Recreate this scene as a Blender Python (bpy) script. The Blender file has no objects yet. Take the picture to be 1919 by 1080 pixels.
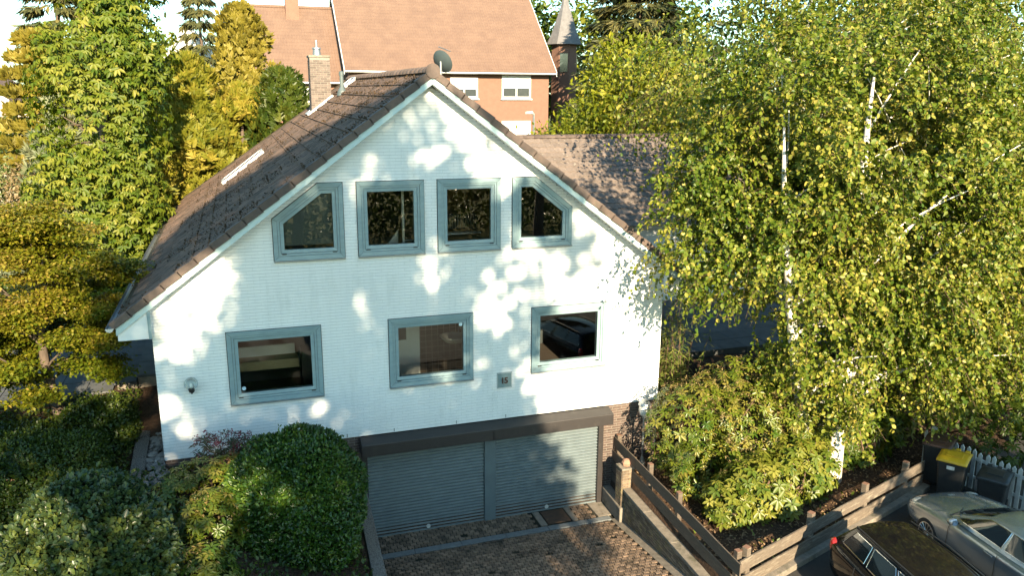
import bpy, bmesh, math, random
import numpy as np
from mathutils import Vector, Matrix
from mathutils.geometry import tessellate_polygon
rad = math.radians
scene = bpy.context.scene
COL = scene.collection
random.seed(7)

# ------------------------------------------------------------------ camera
CAM = Vector((0.0, -17.0, 10.1))
camd = bpy.data.cameras.new('camera')
camd.sensor_width = 36.0
camd.lens = 28.51
camd.clip_start = 0.1
camd.clip_end = 900.0
cam = bpy.data.objects.new('camera', camd)
COL.objects.link(cam)
cam.matrix_world = Matrix(((0.94776, 0.06943, -0.31133, CAM.x),
                           (-0.31892, 0.22571, -0.92051, CAM.y),
                           (0.00636, 0.97172, 0.23606, CAM.z),
                           (0, 0, 0, 1)))
scene.camera = cam

# ------------------------------------------------------------------ sky and sun
SUN_EL, SUN_AZ = rad(22.0), rad(-2.0)       # azimuth from -y towards +x
SD = Vector((math.sin(SUN_AZ) * math.cos(SUN_EL), -math.cos(SUN_AZ) * math.cos(SUN_EL), math.sin(SUN_EL)))
world = bpy.data.worlds.new('World')
scene.world = world
world.use_nodes = True
wn = world.node_tree
wn.nodes.clear()
sky = wn.nodes.new('ShaderNodeTexSky')
sky.sky_type = 'NISHITA'
sky.sun_disc = False
sky.sun_elevation = SUN_EL
sky.sun_rotation = math.pi - SUN_AZ
sky.altitude = 60
sky.air_density = 1.0
sky.dust_density = 0.5
sky.ozone_density = 1.0
bg = wn.nodes.new('ShaderNodeBackground')
bg.inputs['Strength'].default_value = 0.10
wo = wn.nodes.new('ShaderNodeOutputWorld')
tint = wn.nodes.new('ShaderNodeMix'); tint.data_type = 'RGBA'; tint.blend_type = 'MULTIPLY'; tint.inputs[0].default_value = 1.0
tint.inputs[7].default_value = (0.74, 1.0, 0.97, 1.0)          # the air of the picture is a little teal
wn.links.new(sky.outputs[0], tint.inputs[6])
wn.links.new(tint.outputs[2], bg.inputs[0])
wn.links.new(bg.outputs[0], wo.inputs[0])
sund = bpy.data.lights.new('sun', 'SUN')
sund.energy = 5.0
sund.angle = rad(0.53)
sund.color = (1.0, 0.81, 0.54)
sun = bpy.data.objects.new('sun', sund)
COL.objects.link(sun)
sun.rotation_euler = SD.to_track_quat('Z', 'Y').to_euler()
sun.location = (8, -30, 22)
scene.view_settings.view_transform = 'Standard'
scene.view_settings.look = 'None'
scene.view_settings.gamma = 1.0
scene.view_settings.exposure = 1.78
scene.render.engine = 'CYCLES'
scene.cycles.use_denoising = True
scene.cycles.max_bounces = 7
scene.cycles.transparent_max_bounces = 8
scene.cycles.caustics_reflective = False
scene.cycles.caustics_refractive = False

# ------------------------------------------------------------------ helpers
def link(o, parent=None):
    COL.objects.link(o)
    if parent is not None:
        o.parent = parent
    return o

def tag(o, label=None, cat=None, group=None, kind=None):
    if label: o['label'] = label
    if cat: o['category'] = cat
    if group: o['group'] = group
    if kind: o['kind'] = kind
    return o

def thing(name, label, cat, loc=(0, 0, 0), rotz=0.0, group=None):
    o = bpy.data.objects.new(name, None)
    o.empty_display_size = 0.3
    COL.objects.link(o)
    o.location = loc
    o.rotation_euler = (0, 0, rotz)
    return tag(o, label, cat, group)

class MB:
    """collects polygons; build() links them as one mesh object"""
    def __init__(self):
        self.v, self.f, self.m = [], [], []
        self.mi = 0
    def add(self, vs, fs):
        b = len(self.v)
        self.v += [tuple(p) for p in vs]
        for f in fs:
            self.f.append(tuple(b + i for i in f))
            self.m.append(self.mi)
        return self
    def box(self, x0, x1, y0, y1, z0, z1, M=None):
        vs = [(x0, y0, z0), (x1, y0, z0), (x1, y1, z0), (x0, y1, z0), (x0, y0, z1), (x1, y0, z1), (x1, y1, z1), (x0, y1, z1)]
        if M is not None:
            vs = [tuple(M @ Vector(p)) for p in vs]
        return self.add(vs, [(3, 2, 1, 0), (4, 5, 6, 7), (0, 1, 5, 4), (1, 2, 6, 5), (2, 3, 7, 6), (3, 0, 4, 7)])
    def prism(self, poly, d, caps=True):
        """poly: list of 3-D points, d: extrusion vector"""
        n = len(poly)
        d = Vector(d)
        vs = [Vector(p) for p in poly] + [Vector(p) + d for p in poly]
        fs = [(i, (i + 1) % n, n + (i + 1) % n, n + i) for i in range(n)]
        if caps:
            fs += [tuple(range(n - 1, -1, -1)), tuple(range(n, 2 * n))]
        return self.add(vs, fs)
    def tube(self, pts, rr, sides=6, caps=True):
        pts = [Vector(p) for p in pts]
        n = len(pts)
        if not hasattr(rr, '__len__'):
            rr = [rr] * n
        b = len(self.v)
        ref = Vector((0.3, 0.9, 0.2))
        for i, p in enumerate(pts):
            t = (pts[min(i + 1, n - 1)] - pts[max(i - 1, 0)])
            t = t.normalized() if t.length > 1e-9 else Vector((0, 0, 1))
            a = t.cross(ref)
            if a.length < 1e-3:
                a = t.cross(Vector((1, 0, 0)))
            a.normalize()
            c = t.cross(a)
            for k in range(sides):
                th = 2 * math.pi * k / sides
                q = p + (a * math.cos(th) + c * math.sin(th)) * rr[i]
                self.v.append(tuple(q))
        for i in range(n - 1):
            for k in range(sides):
                k2 = (k + 1) % sides
                self.f.append((b + i * sides + k, b + i * sides + k2, b + (i + 1) * sides + k2, b + (i + 1) * sides + k))
                self.m.append(self.mi)
        if caps:
            self.f.append(tuple(b + k for k in range(sides - 1, -1, -1))); self.m.append(self.mi)
            self.f.append(tuple(b + (n - 1) * sides + k for k in range(sides))); self.m.append(self.mi)
        return self
    def lathe(self, prof, c=(0, 0, 0), sides=20, axis='z', cap=True):
        """prof: (r, h) list; revolved about axis through c"""
        b = len(self.v)
        c = Vector(c)
        for r, h in prof:
            for k in range(sides):
                th = 2 * math.pi * k / sides
                a, e = r * math.cos(th), r * math.sin(th)
                p = {'z': Vector((a, e, h)), 'y': Vector((a, h, e)), 'x': Vector((h, a, e))}[axis]
                self.v.append(tuple(c + p))
        n = len(prof)
        for i in range(n - 1):
            for k in range(sides):
                k2 = (k + 1) % sides
                self.f.append((b + i * sides + k, b + i * sides + k2, b + (i + 1) * sides + k2, b + (i + 1) * sides + k)); self.m.append(self.mi)
        if cap:
            self.f.append(tuple(b + k for k in range(sides - 1, -1, -1))); self.m.append(self.mi)
            self.f.append(tuple(b + (n - 1) * sides + k for k in range(sides))); self.m.append(self.mi)
        return self
    def mesh(self, name, mats, off=(0, 0, 0), smooth=False):
        me = bpy.data.meshes.new(name)
        ox, oy, oz = off
        me.from_pydata([(x - ox, y - oy, z - oz) for x, y, z in self.v], [], self.f)
        if not isinstance(mats, (list, tuple)):
            mats = [mats]
        for m in mats:
            me.materials.append(m)
        if len(mats) > 1:
            me.polygons.foreach_set('material_index', self.m)
        if smooth:
            me.polygons.foreach_set('use_smooth', [True] * len(me.polygons))
        me.update()
        return me
    def build(self, name, mats, parent=None, local=False, smooth=False, bevel=0.0, seg=2):
        """vertices are world coordinates unless local; parent (translation only when not local)"""
        off = (0, 0, 0)
        if parent is not None and not local:
            q, off = parent, Vector((0, 0, 0))
            while q is not None:
                off = off + Vector(q.location); q = q.parent
        o = bpy.data.objects.new(name, self.mesh(name, mats, off, smooth))
        link(o, parent)
        if bevel > 0:
            md = o.modifiers.new('bevel', 'BEVEL')
            md.width = bevel; md.segments = seg; md.limit_method = 'ANGLE'; md.angle_limit = rad(35)
        return o

def inst(name, me, loc, parent=None, rot=None, scale=None):
    """another object sharing mesh data; loc in the parent's space"""
    o = bpy.data.objects.new(name, me)
    COL.objects.link(o)
    o.parent = parent
    o.location = loc
    if rot is not None: o.rotation_euler = rot
    if scale is not None: o.scale = scale
    return o

# ------------------------------------------------------------------ materials
def newmat(name):
    m = bpy.data.materials.new(name)
    m.use_nodes = True
    nt = m.node_tree
    b = nt.nodes['Principled BSDF']
    return m, nt, b

def N(nt, t, **kw):
    n = nt.nodes.new(t)
    for k, v in kw.items():
        if k in n.inputs: n.inputs[k].default_value = v
        else: setattr(n, k, v)
    return n

def rgb(c): return (c[0], c[1], c[2], 1.0)

def pmat(name, c1, c2=None, rough=0.7, nscale=6.0, detail=6.0, lo=0.35, hi=0.65, bump=0.0, bscale=None, metallic=0.0,
         c3=None, s3=1.2, lo3=0.5, hi3=0.62, obj_var=0.0, coat=0.0, spec=0.5, stretch=None, rvar=0.0):
    """principled with two noise-mixed colours, an optional third patch colour, per-object value shift and bump"""
    m, nt, b = newmat(name)
    L = nt.links.new
    b.inputs['Roughness'].default_value = rough
    b.inputs['Metallic'].default_value = metallic
    b.inputs['Specular IOR Level'].default_value = spec
    if coat: b.inputs['Coat Weight'].default_value = coat; b.inputs['Coat Roughness'].default_value = 0.06
    geo = N(nt, 'ShaderNodeNewGeometry')
    pos = geo.outputs['Position']
    if stretch is not None:
        mp = N(nt, 'ShaderNodeMapping'); mp.inputs['Scale'].default_value = stretch
        L(pos, mp.inputs['Vector']); pos = mp.outputs[0]
    col = None
    if c2 is not None:
        nz = N(nt, 'ShaderNodeTexNoise', Scale=nscale, Detail=detail, Roughness=0.62)
        L(pos, nz.inputs['Vector'])
        mr = N(nt, 'ShaderNodeMapRange'); mr.inputs[1].default_value = lo; mr.inputs[2].default_value = hi
        L(nz.outputs[0], mr.inputs[0])
        mx = N(nt, 'ShaderNodeMix', data_type='RGBA'); mx.inputs[6].default_value = rgb(c1); mx.inputs[7].default_value = rgb(c2)
        L(mr.outputs[0], mx.inputs[0]); col = mx.outputs[2]
    if c3 is not None:
        nz3 = N(nt, 'ShaderNodeTexNoise', Scale=s3, Detail=7.0, Roughness=0.65)
        L(pos, nz3.inputs['Vector'])
        mr3 = N(nt, 'ShaderNodeMapRange'); mr3.inputs[1].default_value = lo3; mr3.inputs[2].default_value = hi3
        L(nz3.outputs[0], mr3.inputs[0])
        mx3 = N(nt, 'ShaderNodeMix', data_type='RGBA'); mx3.inputs[7].default_value = rgb(c3)
        if col is None: mx3.inputs[6].default_value = rgb(c1)
        else: L(col, mx3.inputs[6])
        L(mr3.outputs[0], mx3.inputs[0]); col = mx3.outputs[2]
    if obj_var:
        oi = N(nt, 'ShaderNodeObjectInfo')
        at = N(nt, 'ShaderNodeAttribute', attribute_name='v')
        ad = N(nt, 'ShaderNodeMath', operation='ADD'); L(oi.outputs['Random'], ad.inputs[0]); L(at.outputs['Fac'], ad.inputs[1])
        fr = N(nt, 'ShaderNodeMath', operation='FRACT'); L(ad.outputs[0], fr.inputs[0])
        mr = N(nt, 'ShaderNodeMapRange'); mr.inputs[3].default_value = 1 - obj_var; mr.inputs[4].default_value = 1 + obj_var
        L(fr.outputs[0], mr.inputs[0])
        hs = N(nt, 'ShaderNodeHueSaturation'); L(mr.outputs[0], hs.inputs['Value'])
        if col is None: hs.inputs['Color'].default_value = rgb(c1)
        else: L(col, hs.inputs['Color'])
        col = hs.outputs[0]
    if col is None: b.inputs['Base Color'].default_value = rgb(c1)
    else: L(col, b.inputs['Base Color'])
    if rvar:
        nr = N(nt, 'ShaderNodeTexNoise', Scale=nscale * 0.7, Detail=5.0); L(pos, nr.inputs['Vector'])
        mr = N(nt, 'ShaderNodeMapRange'); mr.inputs[3].default_value = max(0.03, rough - rvar); mr.inputs[4].default_value = min(1, rough + rvar)
        L(nr.outputs[0], mr.inputs[0]); L(mr.outputs[0], b.inputs['Roughness'])
    if bump:
        nb = N(nt, 'ShaderNodeTexNoise', Scale=bscale or nscale * 4, Detail=5.0); L(pos, nb.inputs['Vector'])
        bp = N(nt, 'ShaderNodeBump', Strength=bump, Distance=0.02)
        L(nb.outputs[0], bp.inputs['Height']); L(bp.outputs[0], b.inputs['Normal'])
    return m

def leafmat(name, ca, cb, cc, trans=0.35, rough=0.45, spec=0.4):
    """leaf: colour runs ca-cb-cc over the per-leaf attribute v, part of the light goes through"""
    m, nt, b = newmat(name)
    L = nt.links.new
    at = N(nt, 'ShaderNodeAttribute', attribute_name='v')
    cr = N(nt, 'ShaderNodeValToRGB')
    e = cr.color_ramp.elements
    e[0].position = 0.0; e[0].color = rgb(ca)
    e[1].position = 1.0; e[1].color = rgb(cc)
    q = e.new(0.55); q.color = rgb(cb)
    L(at.outputs['Fac'], cr.inputs[0])
    L(cr.outputs[0], b.inputs['Base Color'])
    b.inputs['Roughness'].default_value = rough
    b.inputs['Specular IOR Level'].default_value = spec
    tr = N(nt, 'ShaderNodeBsdfTranslucent')
    hs = N(nt, 'ShaderNodeHueSaturation', Saturation=1.1, Value=1.15); L(cr.outputs[0], hs.inputs['Color'])
    L(hs.outputs[0], tr.inputs['Color'])
    mx = N(nt, 'ShaderNodeMixShader'); mx.inputs[0].default_value = trans
    L(b.outputs[0], mx.inputs[1]); L(tr.outputs[0], mx.inputs[2])
    L(mx.outputs[0], nt.nodes['Material Output'].inputs['Surface'])
    return m

def glassmat(name, tint=(0.9, 0.95, 0.95), refl=1.0):
    """thin window pane: clear with fresnel reflection"""
    m, nt, b = newmat(name)
    L = nt.links.new
    nt.nodes.remove(b)
    fr = N(nt, 'ShaderNodeFresnel', IOR=1.75)
    ml = N(nt, 'ShaderNodeMath', operation='MULTIPLY'); ml.inputs[1].default_value = refl; L(fr.outputs[0], ml.inputs[0])
    tr = N(nt, 'ShaderNodeBsdfTransparent'); tr.inputs[0].default_value = rgb(tint)
    gl = N(nt, 'ShaderNodeBsdfGlossy'); gl.inputs['Roughness'].default_value = 0.0
    mx = N(nt, 'ShaderNodeMixShader')
    L(ml.outputs[0], mx.inputs[0]); L(tr.outputs[0], mx.inputs[1]); L(gl.outputs[0], mx.inputs[2])
    L(mx.outputs[0], nt.nodes['Material Output'].inputs['Surface'])
    return m

M = {}
M['white_brick'] = pmat('white_painted_brick', (0.80, 0.81, 0.81), (0.74, 0.755, 0.76), rough=0.62, nscale=2.2, bump=0.25, bscale=60, c3=(0.60, 0.625, 0.62), s3=1.6, lo3=0.56, hi3=0.78, stretch=(1, 1, 0.28))
M['white_mortar'] = pmat('white_painted_joint', (0.56, 0.58, 0.59), (0.50, 0.52, 0.53), rough=0.8, nscale=8)
M['white_paint'] = pmat('white_board_paint', (0.80, 0.81, 0.81), (0.73, 0.745, 0.75), rough=0.45, nscale=3, stretch=(1, 1, 5))
M['fascia'] = pmat('pale_teal_fascia_paint', (0.50, 0.62, 0.63), (0.44, 0.56, 0.575), rough=0.45, nscale=3, stretch=(1, 1, 4))
M['brick'] = pmat('brown_brick', (0.115, 0.078, 0.066), (0.075, 0.054, 0.048), rough=0.8, nscale=14, bump=0.5, bscale=90, obj_var=0.3)
M['mortar'] = pmat('light_mortar', (0.26, 0.235, 0.205), (0.20, 0.18, 0.155), rough=0.95, nscale=20, bump=0.5, bscale=80)
M['yellow_brick'] = pmat('weathered_wall_brick', (0.24, 0.175, 0.115), (0.14, 0.105, 0.075), rough=0.9, nscale=9, bump=0.6, bscale=80, obj_var=0.35, c3=(0.24, 0.19, 0.09), s3=5, lo3=0.5, hi3=0.65)
M['tile'] = pmat('brown_concrete_tile', (0.155, 0.097, 0.070), (0.105, 0.072, 0.056), rough=0.9, nscale=3, bump=0.9, bscale=45, obj_var=0.22,
                 c3=(0.050, 0.036, 0.024), s3=4.0, lo3=0.48, hi3=0.66)
M['verge'] = pmat('brown_verge_tile', (0.115, 0.083, 0.070), (0.085, 0.065, 0.057), rough=0.8, nscale=10, bump=0.3, bscale=60, obj_var=0.2, c3=(0.07, 0.06, 0.04), s3=6, lo3=0.6, hi3=0.72)
M['annex_tile'] = pmat('grey_brown_annex_tile', (0.21, 0.165, 0.14), (0.155, 0.125, 0.105), rough=0.9, nscale=10, bump=0.6, bscale=50, obj_var=0.18, c3=(0.40, 0.36, 0.30), s3=7, lo3=0.62, hi3=0.7)
M['roof_felt'] = pmat('dark_roof_underlay', (0.03, 0.026, 0.02), (0.05, 0.042, 0.025), rough=0.95, nscale=20)
M['frame'] = pmat('grey_blue_window_paint', (0.24, 0.335, 0.365), (0.20, 0.285, 0.315), rough=0.4, nscale=4, stretch=(1, 1, 3), bump=0.05)
M['gasket'] = pmat('dark_gasket', (0.035, 0.04, 0.042), rough=0.6)
M['metal_grey'] = pmat('zinc_grey_metal', (0.33, 0.36, 0.38), (0.26, 0.29, 0.31), rough=0.42, metallic=0.7, nscale=5)
M['flash'] = pmat('pale_aluminium_flashing', (0.66, 0.68, 0.68), (0.55, 0.57, 0.57), rough=0.4, metallic=0.3, nscale=8)
M['slat'] = pmat('grey_shutter_slat', (0.18, 0.22, 0.235), (0.15, 0.185, 0.20), rough=0.42, nscale=3, metallic=0.15)
M['slat_post'] = pmat('grey_shutter_rail', (0.10, 0.135, 0.15), (0.085, 0.115, 0.13), rough=0.5, nscale=3)
M['brown_metal'] = pmat('dark_brown_metal', (0.030, 0.026, 0.026), (0.024, 0.021, 0.021), rough=0.5, nscale=3, c3=(0.042, 0.037, 0.035), s3=3, lo3=0.55, hi3=0.7)
M['concrete'] = pmat('old_concrete', (0.25, 0.215, 0.175), (0.17, 0.148, 0.12), rough=0.95, nscale=7, bump=0.5, bscale=50, c3=(0.10, 0.095, 0.065), s3=2.5, lo3=0.55, hi3=0.68)
M['aggregate'] = pmat('exposed_aggregate', (0.26, 0.235, 0.21), (0.06, 0.055, 0.05), rough=0.95, nscale=60, detail=2, lo=0.42, hi=0.58, bump=1.0, bscale=70)
M['paver'] = pmat('brown_grey_paver', (0.25, 0.172, 0.118), (0.165, 0.117, 0.083), rough=0.9, nscale=12, bump=0.6, bscale=70, obj_var=0.35, c3=(0.035, 0.028, 0.018), s3=2.2, lo3=0.52, hi3=0.68)
M['paver_joint'] = pmat('mossy_joint_soil', (0.012, 0.010, 0.006), (0.022, 0.020, 0.008), rough=1.0, nscale=10, bump=0.5)
M['slab'] = pmat('grey_stone_slab', (0.10, 0.105, 0.108), (0.07, 0.075, 0.078), rough=0.85, nscale=3, bump=0.3, bscale=30, obj_var=0.15)
M['drain'] = pmat('drain_channel', (0.17, 0.185, 0.19), (0.13, 0.14, 0.145), rough=0.7, nscale=12, bump=0.3)
M['rust'] = pmat('rusty_cover', (0.085, 0.055, 0.04), (0.12, 0.07, 0.045), rough=0.75, nscale=10, bump=0.3, metallic=0.3)
M['wood'] = pmat('weathered_board', (0.165, 0.13, 0.098), (0.10, 0.08, 0.062), rough=0.85, nscale=5, stretch=(2.2, 2.2, 14), bump=0.4, bscale=12, c3=(0.26, 0.225, 0.175), s3=1.3, lo3=0.52, hi3=0.7)
M['wood_dark'] = pmat('dark_stained_board', (0.125, 0.095, 0.07), (0.08, 0.062, 0.048), rough=0.8, nscale=5, stretch=(2, 2, 14), bump=0.4, bscale=12, c3=(0.14, 0.115, 0.08), s3=1.2, lo3=0.55, hi3=0.72)
M['post_end'] = pmat('post_end_grain', (0.24, 0.12, 0.075), (0.17, 0.10, 0.07), rough=0.9, nscale=20)
M['picket'] = pmat('flaking_white_picket', (0.60, 0.61, 0.60), (0.42, 0.43, 0.42), rough=0.7, nscale=7, c3=(0.16, 0.15, 0.12), s3=5, lo3=0.62, hi3=0.7)
M['soil'] = pmat('bark_mulch_soil', (0.075, 0.048, 0.032), (0.13, 0.085, 0.055), rough=1.0, nscale=14, bump=1.0, bscale=22, c3=(0.05, 0.055, 0.022), s3=0.5, lo3=0.5, hi3=0.62)
M['asphalt'] = pmat('asphalt', (0.030, 0.029, 0.028), (0.042, 0.039, 0.035), rough=0.92, nscale=14, bump=0.4, bscale=120, c3=(0.055, 0.05, 0.042), s3=0.8, lo3=0.55, hi3=0.7)
M['glass'] = glassmat('window_pane', refl=1.5)
M['lamp_glass'] = glassmat('lamp_globe_glass', tint=(0.86, 0.90, 0.90), refl=0.45)
M['room'] = pmat('room_wall_paint', (0.20, 0.195, 0.185), (0.17, 0.165, 0.155), rough=0.9, nscale=2)
M['room_floor'] = pmat('room_floor', (0.07, 0.05, 0.038), (0.09, 0.065, 0.05), rough=0.6, nscale=3)
M['dark'] = pmat('dark_plastic', (0.018, 0.019, 0.02), rough=0.5)
# ================================================================== GROUND
SK = 0.045                                   # the driveway runs a little askew to the facade
def skew(u, y): return u + SK * max(-9.0, min(0.0, y))
def drive_z(y):
    t = max(0.0, -y - 0.9)
    return min(1.02, 0.155 * t)
def sstep(a, b, t):
    t = max(0.0, min(1.0, (t - a) / (b - a)))
    return t * t * (3 - 2 * t)
F2A, F2B = Vector((8.22, -5.78)), Vector((14.9, -3.46))   # fence between bed and parking
def f2y(x): return F2A.y + (x - F2A.x) * (F2B.y - F2A.y) / (F2B.x - F2A.x)
def ground_z(u, y):
    x = skew(u, y)
    south = sstep(-5.5, -8.5, y)
    back = 0.0
    if y > 8: back = min(3.2, (y - 8) * 0.085)
    if u < 2.1:
        z = 1.32 + 1.1 * sstep(1.9, -1.4, u)
        z += 0.45 * sstep(0.8, 4.0, y) * sstep(-1.0, -2.2, u)
        z = z * (1 - south) + 1.0 * south
        return z + back
    if u < 8.42 and y < 0.06:
        return drive_z(y) - 0.32 if y > -9 else 0.9
    if y < f2y(x) - 0.06 and x > 8.2: return 0.90
    if y < -9: return 0.9
    z = 1.08 + 1.45 * sstep(0.15, 2.6, y) + 0.10 * math.sin(x * 1.3) * math.cos(y * 1.7)
    return z + back

def lines(*seg):
    out = []
    for a, b, s in seg:
        n = max(1, round((b - a) / s))
        out += [a + (b - a) * i / n for i in range(n)]
    return out + [seg[-1][1]]
us = lines((-120, -40, 10), (-40, -10, 3), (-10, -6, 0.5), (-6, 2.0, 0.25), (2.0, 2.2, 0.2), (2.2, 8.36, 0.77), (8.36, 8.48, 0.12), (8.48, 18, 0.25), (18, 40, 2), (40, 140, 10))
ys = lines((-120, -20, 10), (-20, -9, 1.0), (-9, 0.0, 0.2), (0.0, 0.12, 0.12), (0.12, 5, 0.25), (5, 20, 1), (20, 60, 4), (60, 320, 20))
g = MB()
for y in ys:
    for u in us:
        g.v.append((skew(u, y), y, ground_z(u, y) + (0.02 * math.sin(u * 5.1 + y * 3.3) if abs(u) < 20 else 0)))
nu = len(us)
for j in range(len(ys) - 1):
    for i in range(nu - 1):
        uc, yc = (us[i] + us[i + 1]) / 2, (ys[j] + ys[j + 1]) / 2
        if -1.5 < uc < 9.3 and 0.3 < yc < 15: continue
        a = j * nu + i
        g.f.append((a, a + 1, a + nu + 1, a + nu))
gm, nt, b = newmat('garden_ground')
L = nt.links.new
geo = N(nt, 'ShaderNodeNewGeometry'); sp = N(nt, 'ShaderNodeSeparateXYZ'); L(geo.outputs['Position'], sp.inputs[0])
n1 = N(nt, 'ShaderNodeTexNoise', Scale=14.0, Detail=8.0, Roughness=0.7); L(geo.outputs['Position'], n1.inputs['Vector'])
r1 = N(nt, 'ShaderNodeValToRGB'); r1.color_ramp.elements[0].position = 0.35; r1.color_ramp.elements[0].color = rgb((0.032, 0.021, 0.015))
r1.color_ramp.elements[1].position = 0.68; r1.color_ramp.elements[1].color = rgb((0.105, 0.064, 0.041)); L(n1.outputs[0], r1.inputs[0])
n2 = N(nt, 'ShaderNodeTexNoise', Scale=3.0, Detail=8.0, Roughness=0.7); L(geo.outputs['Position'], n2.inputs['Vector'])
r2 = N(nt, 'ShaderNodeValToRGB'); r2.color_ramp.elements[0].position = 0.3; r2.color_ramp.elements[0].color = rgb((0.085, 0.10, 0.022))
r2.color_ramp.elements[1].position = 0.7; r2.color_ramp.elements[1].color = rgb((0.17, 0.16, 0.045)); L(n2.outputs[0], r2.inputs[0])
mr = N(nt, 'ShaderNodeMapRange'); mr.inputs[1].default_value = 7.0; mr.inputs[2].default_value = 9.0; L(sp.outputs['Y'], mr.inputs[0])
mx = N(nt, 'ShaderNodeMix', data_type='RGBA'); mrs = N(nt, 'ShaderNodeMapRange'); mrs.inputs[1].default_value = -17.5; mrs.inputs[2].default_value = -18.5; L(sp.outputs['Y'], mrs.inputs[0])
mxm = N(nt, 'ShaderNodeMath', operation='MAXIMUM'); L(mr.outputs[0], mxm.inputs[0]); L(mrs.outputs[0], mxm.inputs[1])
L(mxm.outputs[0], mx.inputs[0]); L(r1.outputs[0], mx.inputs[6]); L(r2.outputs[0], mx.inputs[7])
L(mx.outputs[2], b.inputs['Base Color']); b.inputs['Roughness'].default_value = 1.0; b.inputs['Specular IOR Level'].default_value = 0.15
nb = N(nt, 'ShaderNodeTexNoise', Scale=26.0, Detail=6.0); L(geo.outputs['Position'], nb.inputs['Vector'])
bp = N(nt, 'ShaderNodeBump', Strength=0.9, Distance=0.03); L(nb.outputs[0], bp.inputs['Height']); L(bp.outputs[0], b.inputs['Normal'])
g.m = [0] * len(g.f)
tag(g.build('ground', gm, smooth=True), kind='structure')

# ---- driveway: bedding sheet, shaped pavers, drain channel, manhole cover
dw = thing('driveway', None, None, (5.3, 0, 0)); dw['kind'] = 'structure'
s = MB()
dys = [0.28, -0.9] + [-0.9 - 0.4 * i for i in range(1, 21)]
for a, c in zip(dys[:-1], dys[1:]):
    s.add([(skew(2.1, a), a, drive_z(a) - 0.02), (skew(8.4, a), a, drive_z(a) - 0.02), (skew(8.4, c), c, drive_z(c) - 0.02), (skew(2.1, c), c, drive_z(c) - 0.02)], [(3, 2, 1, 0)])
s.build('bedding', M['paver_joint'], dw)
PL, PW = 0.150, 0.125                         # zigzag paver
def paver_mesh(name, gx=0.010, gy=0.013):
    a, w, k = PL / 2 - gx, PW / 2 - gy, 0.017
    base = [(-a, -w + k), (-a / 2, -w - k), (0, -w + k), (a / 2, -w - k), (a, -w + k)]
    top = [(a, w + k), (a / 2, w - k), (0, w + k), (-a / 2, w - k), (-a, w + k)]
    pol = base + top
    m = MB()
    n = len(pol)
    m.add([(x, y, -0.04) for x, y in pol] + [(x, y, -0.006) for x, y in pol] + [(x * 0.94, y * 0.90, 0.004) for x, y in pol],
          [(i, (i + 1) % n, n + (i + 1) % n, n + i) for i in range(n)] + [(n + i, n + (i + 1) % n, 2 * n + (i + 1) % n, 2 * n + i) for i in range(n)])
    b0 = 2 * n                                     # top fan strips: split the zigzag into quads
    m.add([], [])
    for i in range(4):
        m.f.append((b0 + i, b0 + i + 1, b0 + 8 - i, b0 + 9 - i)); m.m.append(0)
    return m
pm = paver_mesh('paver')
pmesh = pm.mesh('paver', M['paver'])
spots = []
r = 0
y = -0.02
while y > -7.2:
    skip = -0.93 < y < -0.66
    nx = int(6.0 / PL) + 1
    for i in range(nx):
        u = 2.36 + i * PL + (PL / 2 if r % 2 else 0)
        x = skew(u, y)
        if u > (8.02 if y < -0.8 else 7.72) : continue
        if skip: continue
        if 6.2 < u < 7.28 and y > -0.7: continue
        if random.random() < 0.004: continue
        spots.append((x, y, drive_z(y), u))
    y -= PW
    r += 1
def camdepth(p):
    v = Vector(p) - CAM
    w = cam.matrix_world.to_3x3().transposed() @ v
    return -w.z, w.x / -w.z, w.y / -w.z
sc = []
for q in spots:
    d, px, py = camdepth(q[:3])
    sc.append((d + (100 if py < -0.352 or abs(px) > 0.64 else 0), q))
sc.sort(key=lambda t: t[0])
tilt = math.atan(0.155)
ps = MB()
pv = []
for k, (d, (x, yy, z, u)) in enumerate(sc):
    tl = tilt if yy < -0.9 else 0.0
    dz = random.uniform(-0.007, 0.006)
    rot = (-tl + random.uniform(-.015, .015), random.uniform(-.02, .02), random.uniform(-.02, .02))
    if k < 300:
        inst('paver', pmesh, (x - 5.3, yy, z + dz), dw, rot)
    else:
        mt = Matrix.Translation((x, yy, z + dz)) @ Matrix.Rotation(rot[2], 4, 'Z') @ Matrix.Rotation(rot[0], 4, 'X')
        ps.add([mt @ Vector(p) for p in pm.v], pm.f)
        pv += [random.random()] * len(pm.v)
o = ps.build('pavers_beyond', M['paver'], dw); o['kind'] = 'stuff'
a = o.data.attributes.new('v', 'FLOAT', 'POINT'); a.data.foreach_set('value', pv)
# drain channel in six concrete lengths
xs = [2.42, 3.2, 4.28, 5.36, 6.42, 7.46, 8.04]
for a, c in zip(xs[:-1], xs[1:]):
    MB().box(a + 0.006, c - 0.006, -0.93, -0.75, -0.05, 0.016).build('drain_channel', M['drain'], dw, bevel=0.008)
MB().box(6.50, 7.08, -0.64, -0.06, -0.04, 0.012).build('manhole_cover', M['rust'], dw, bevel=0.006)
m = MB(); m.box(6.30, 6.46, -0.68, -0.03, -0.04, 0.006); m.box(7.12, 7.26, -0.68, -0.03, -0.04, 0.006); m.box(7.78, 8.2, -0.7, -0.02, -0.04, 0.006)
m.build('concrete_patch', M['concrete'], dw)
m = MB()
for a, c in zip(dys[1:-1], dys[2:]):
    for u0, u1 in ((8.05, 8.28), (2.24, 2.32)):
        m.add([(skew(u0, a), a, drive_z(a) + 0.002), (skew(u1, a), a, drive_z(a) + 0.01), (skew(u1, c), c, drive_z(c) + 0.01), (skew(u0, c), c, drive_z(c) + 0.002)], [(3, 2, 1, 0)])
m.build('concrete_edging', M['concrete'], dw)

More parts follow.
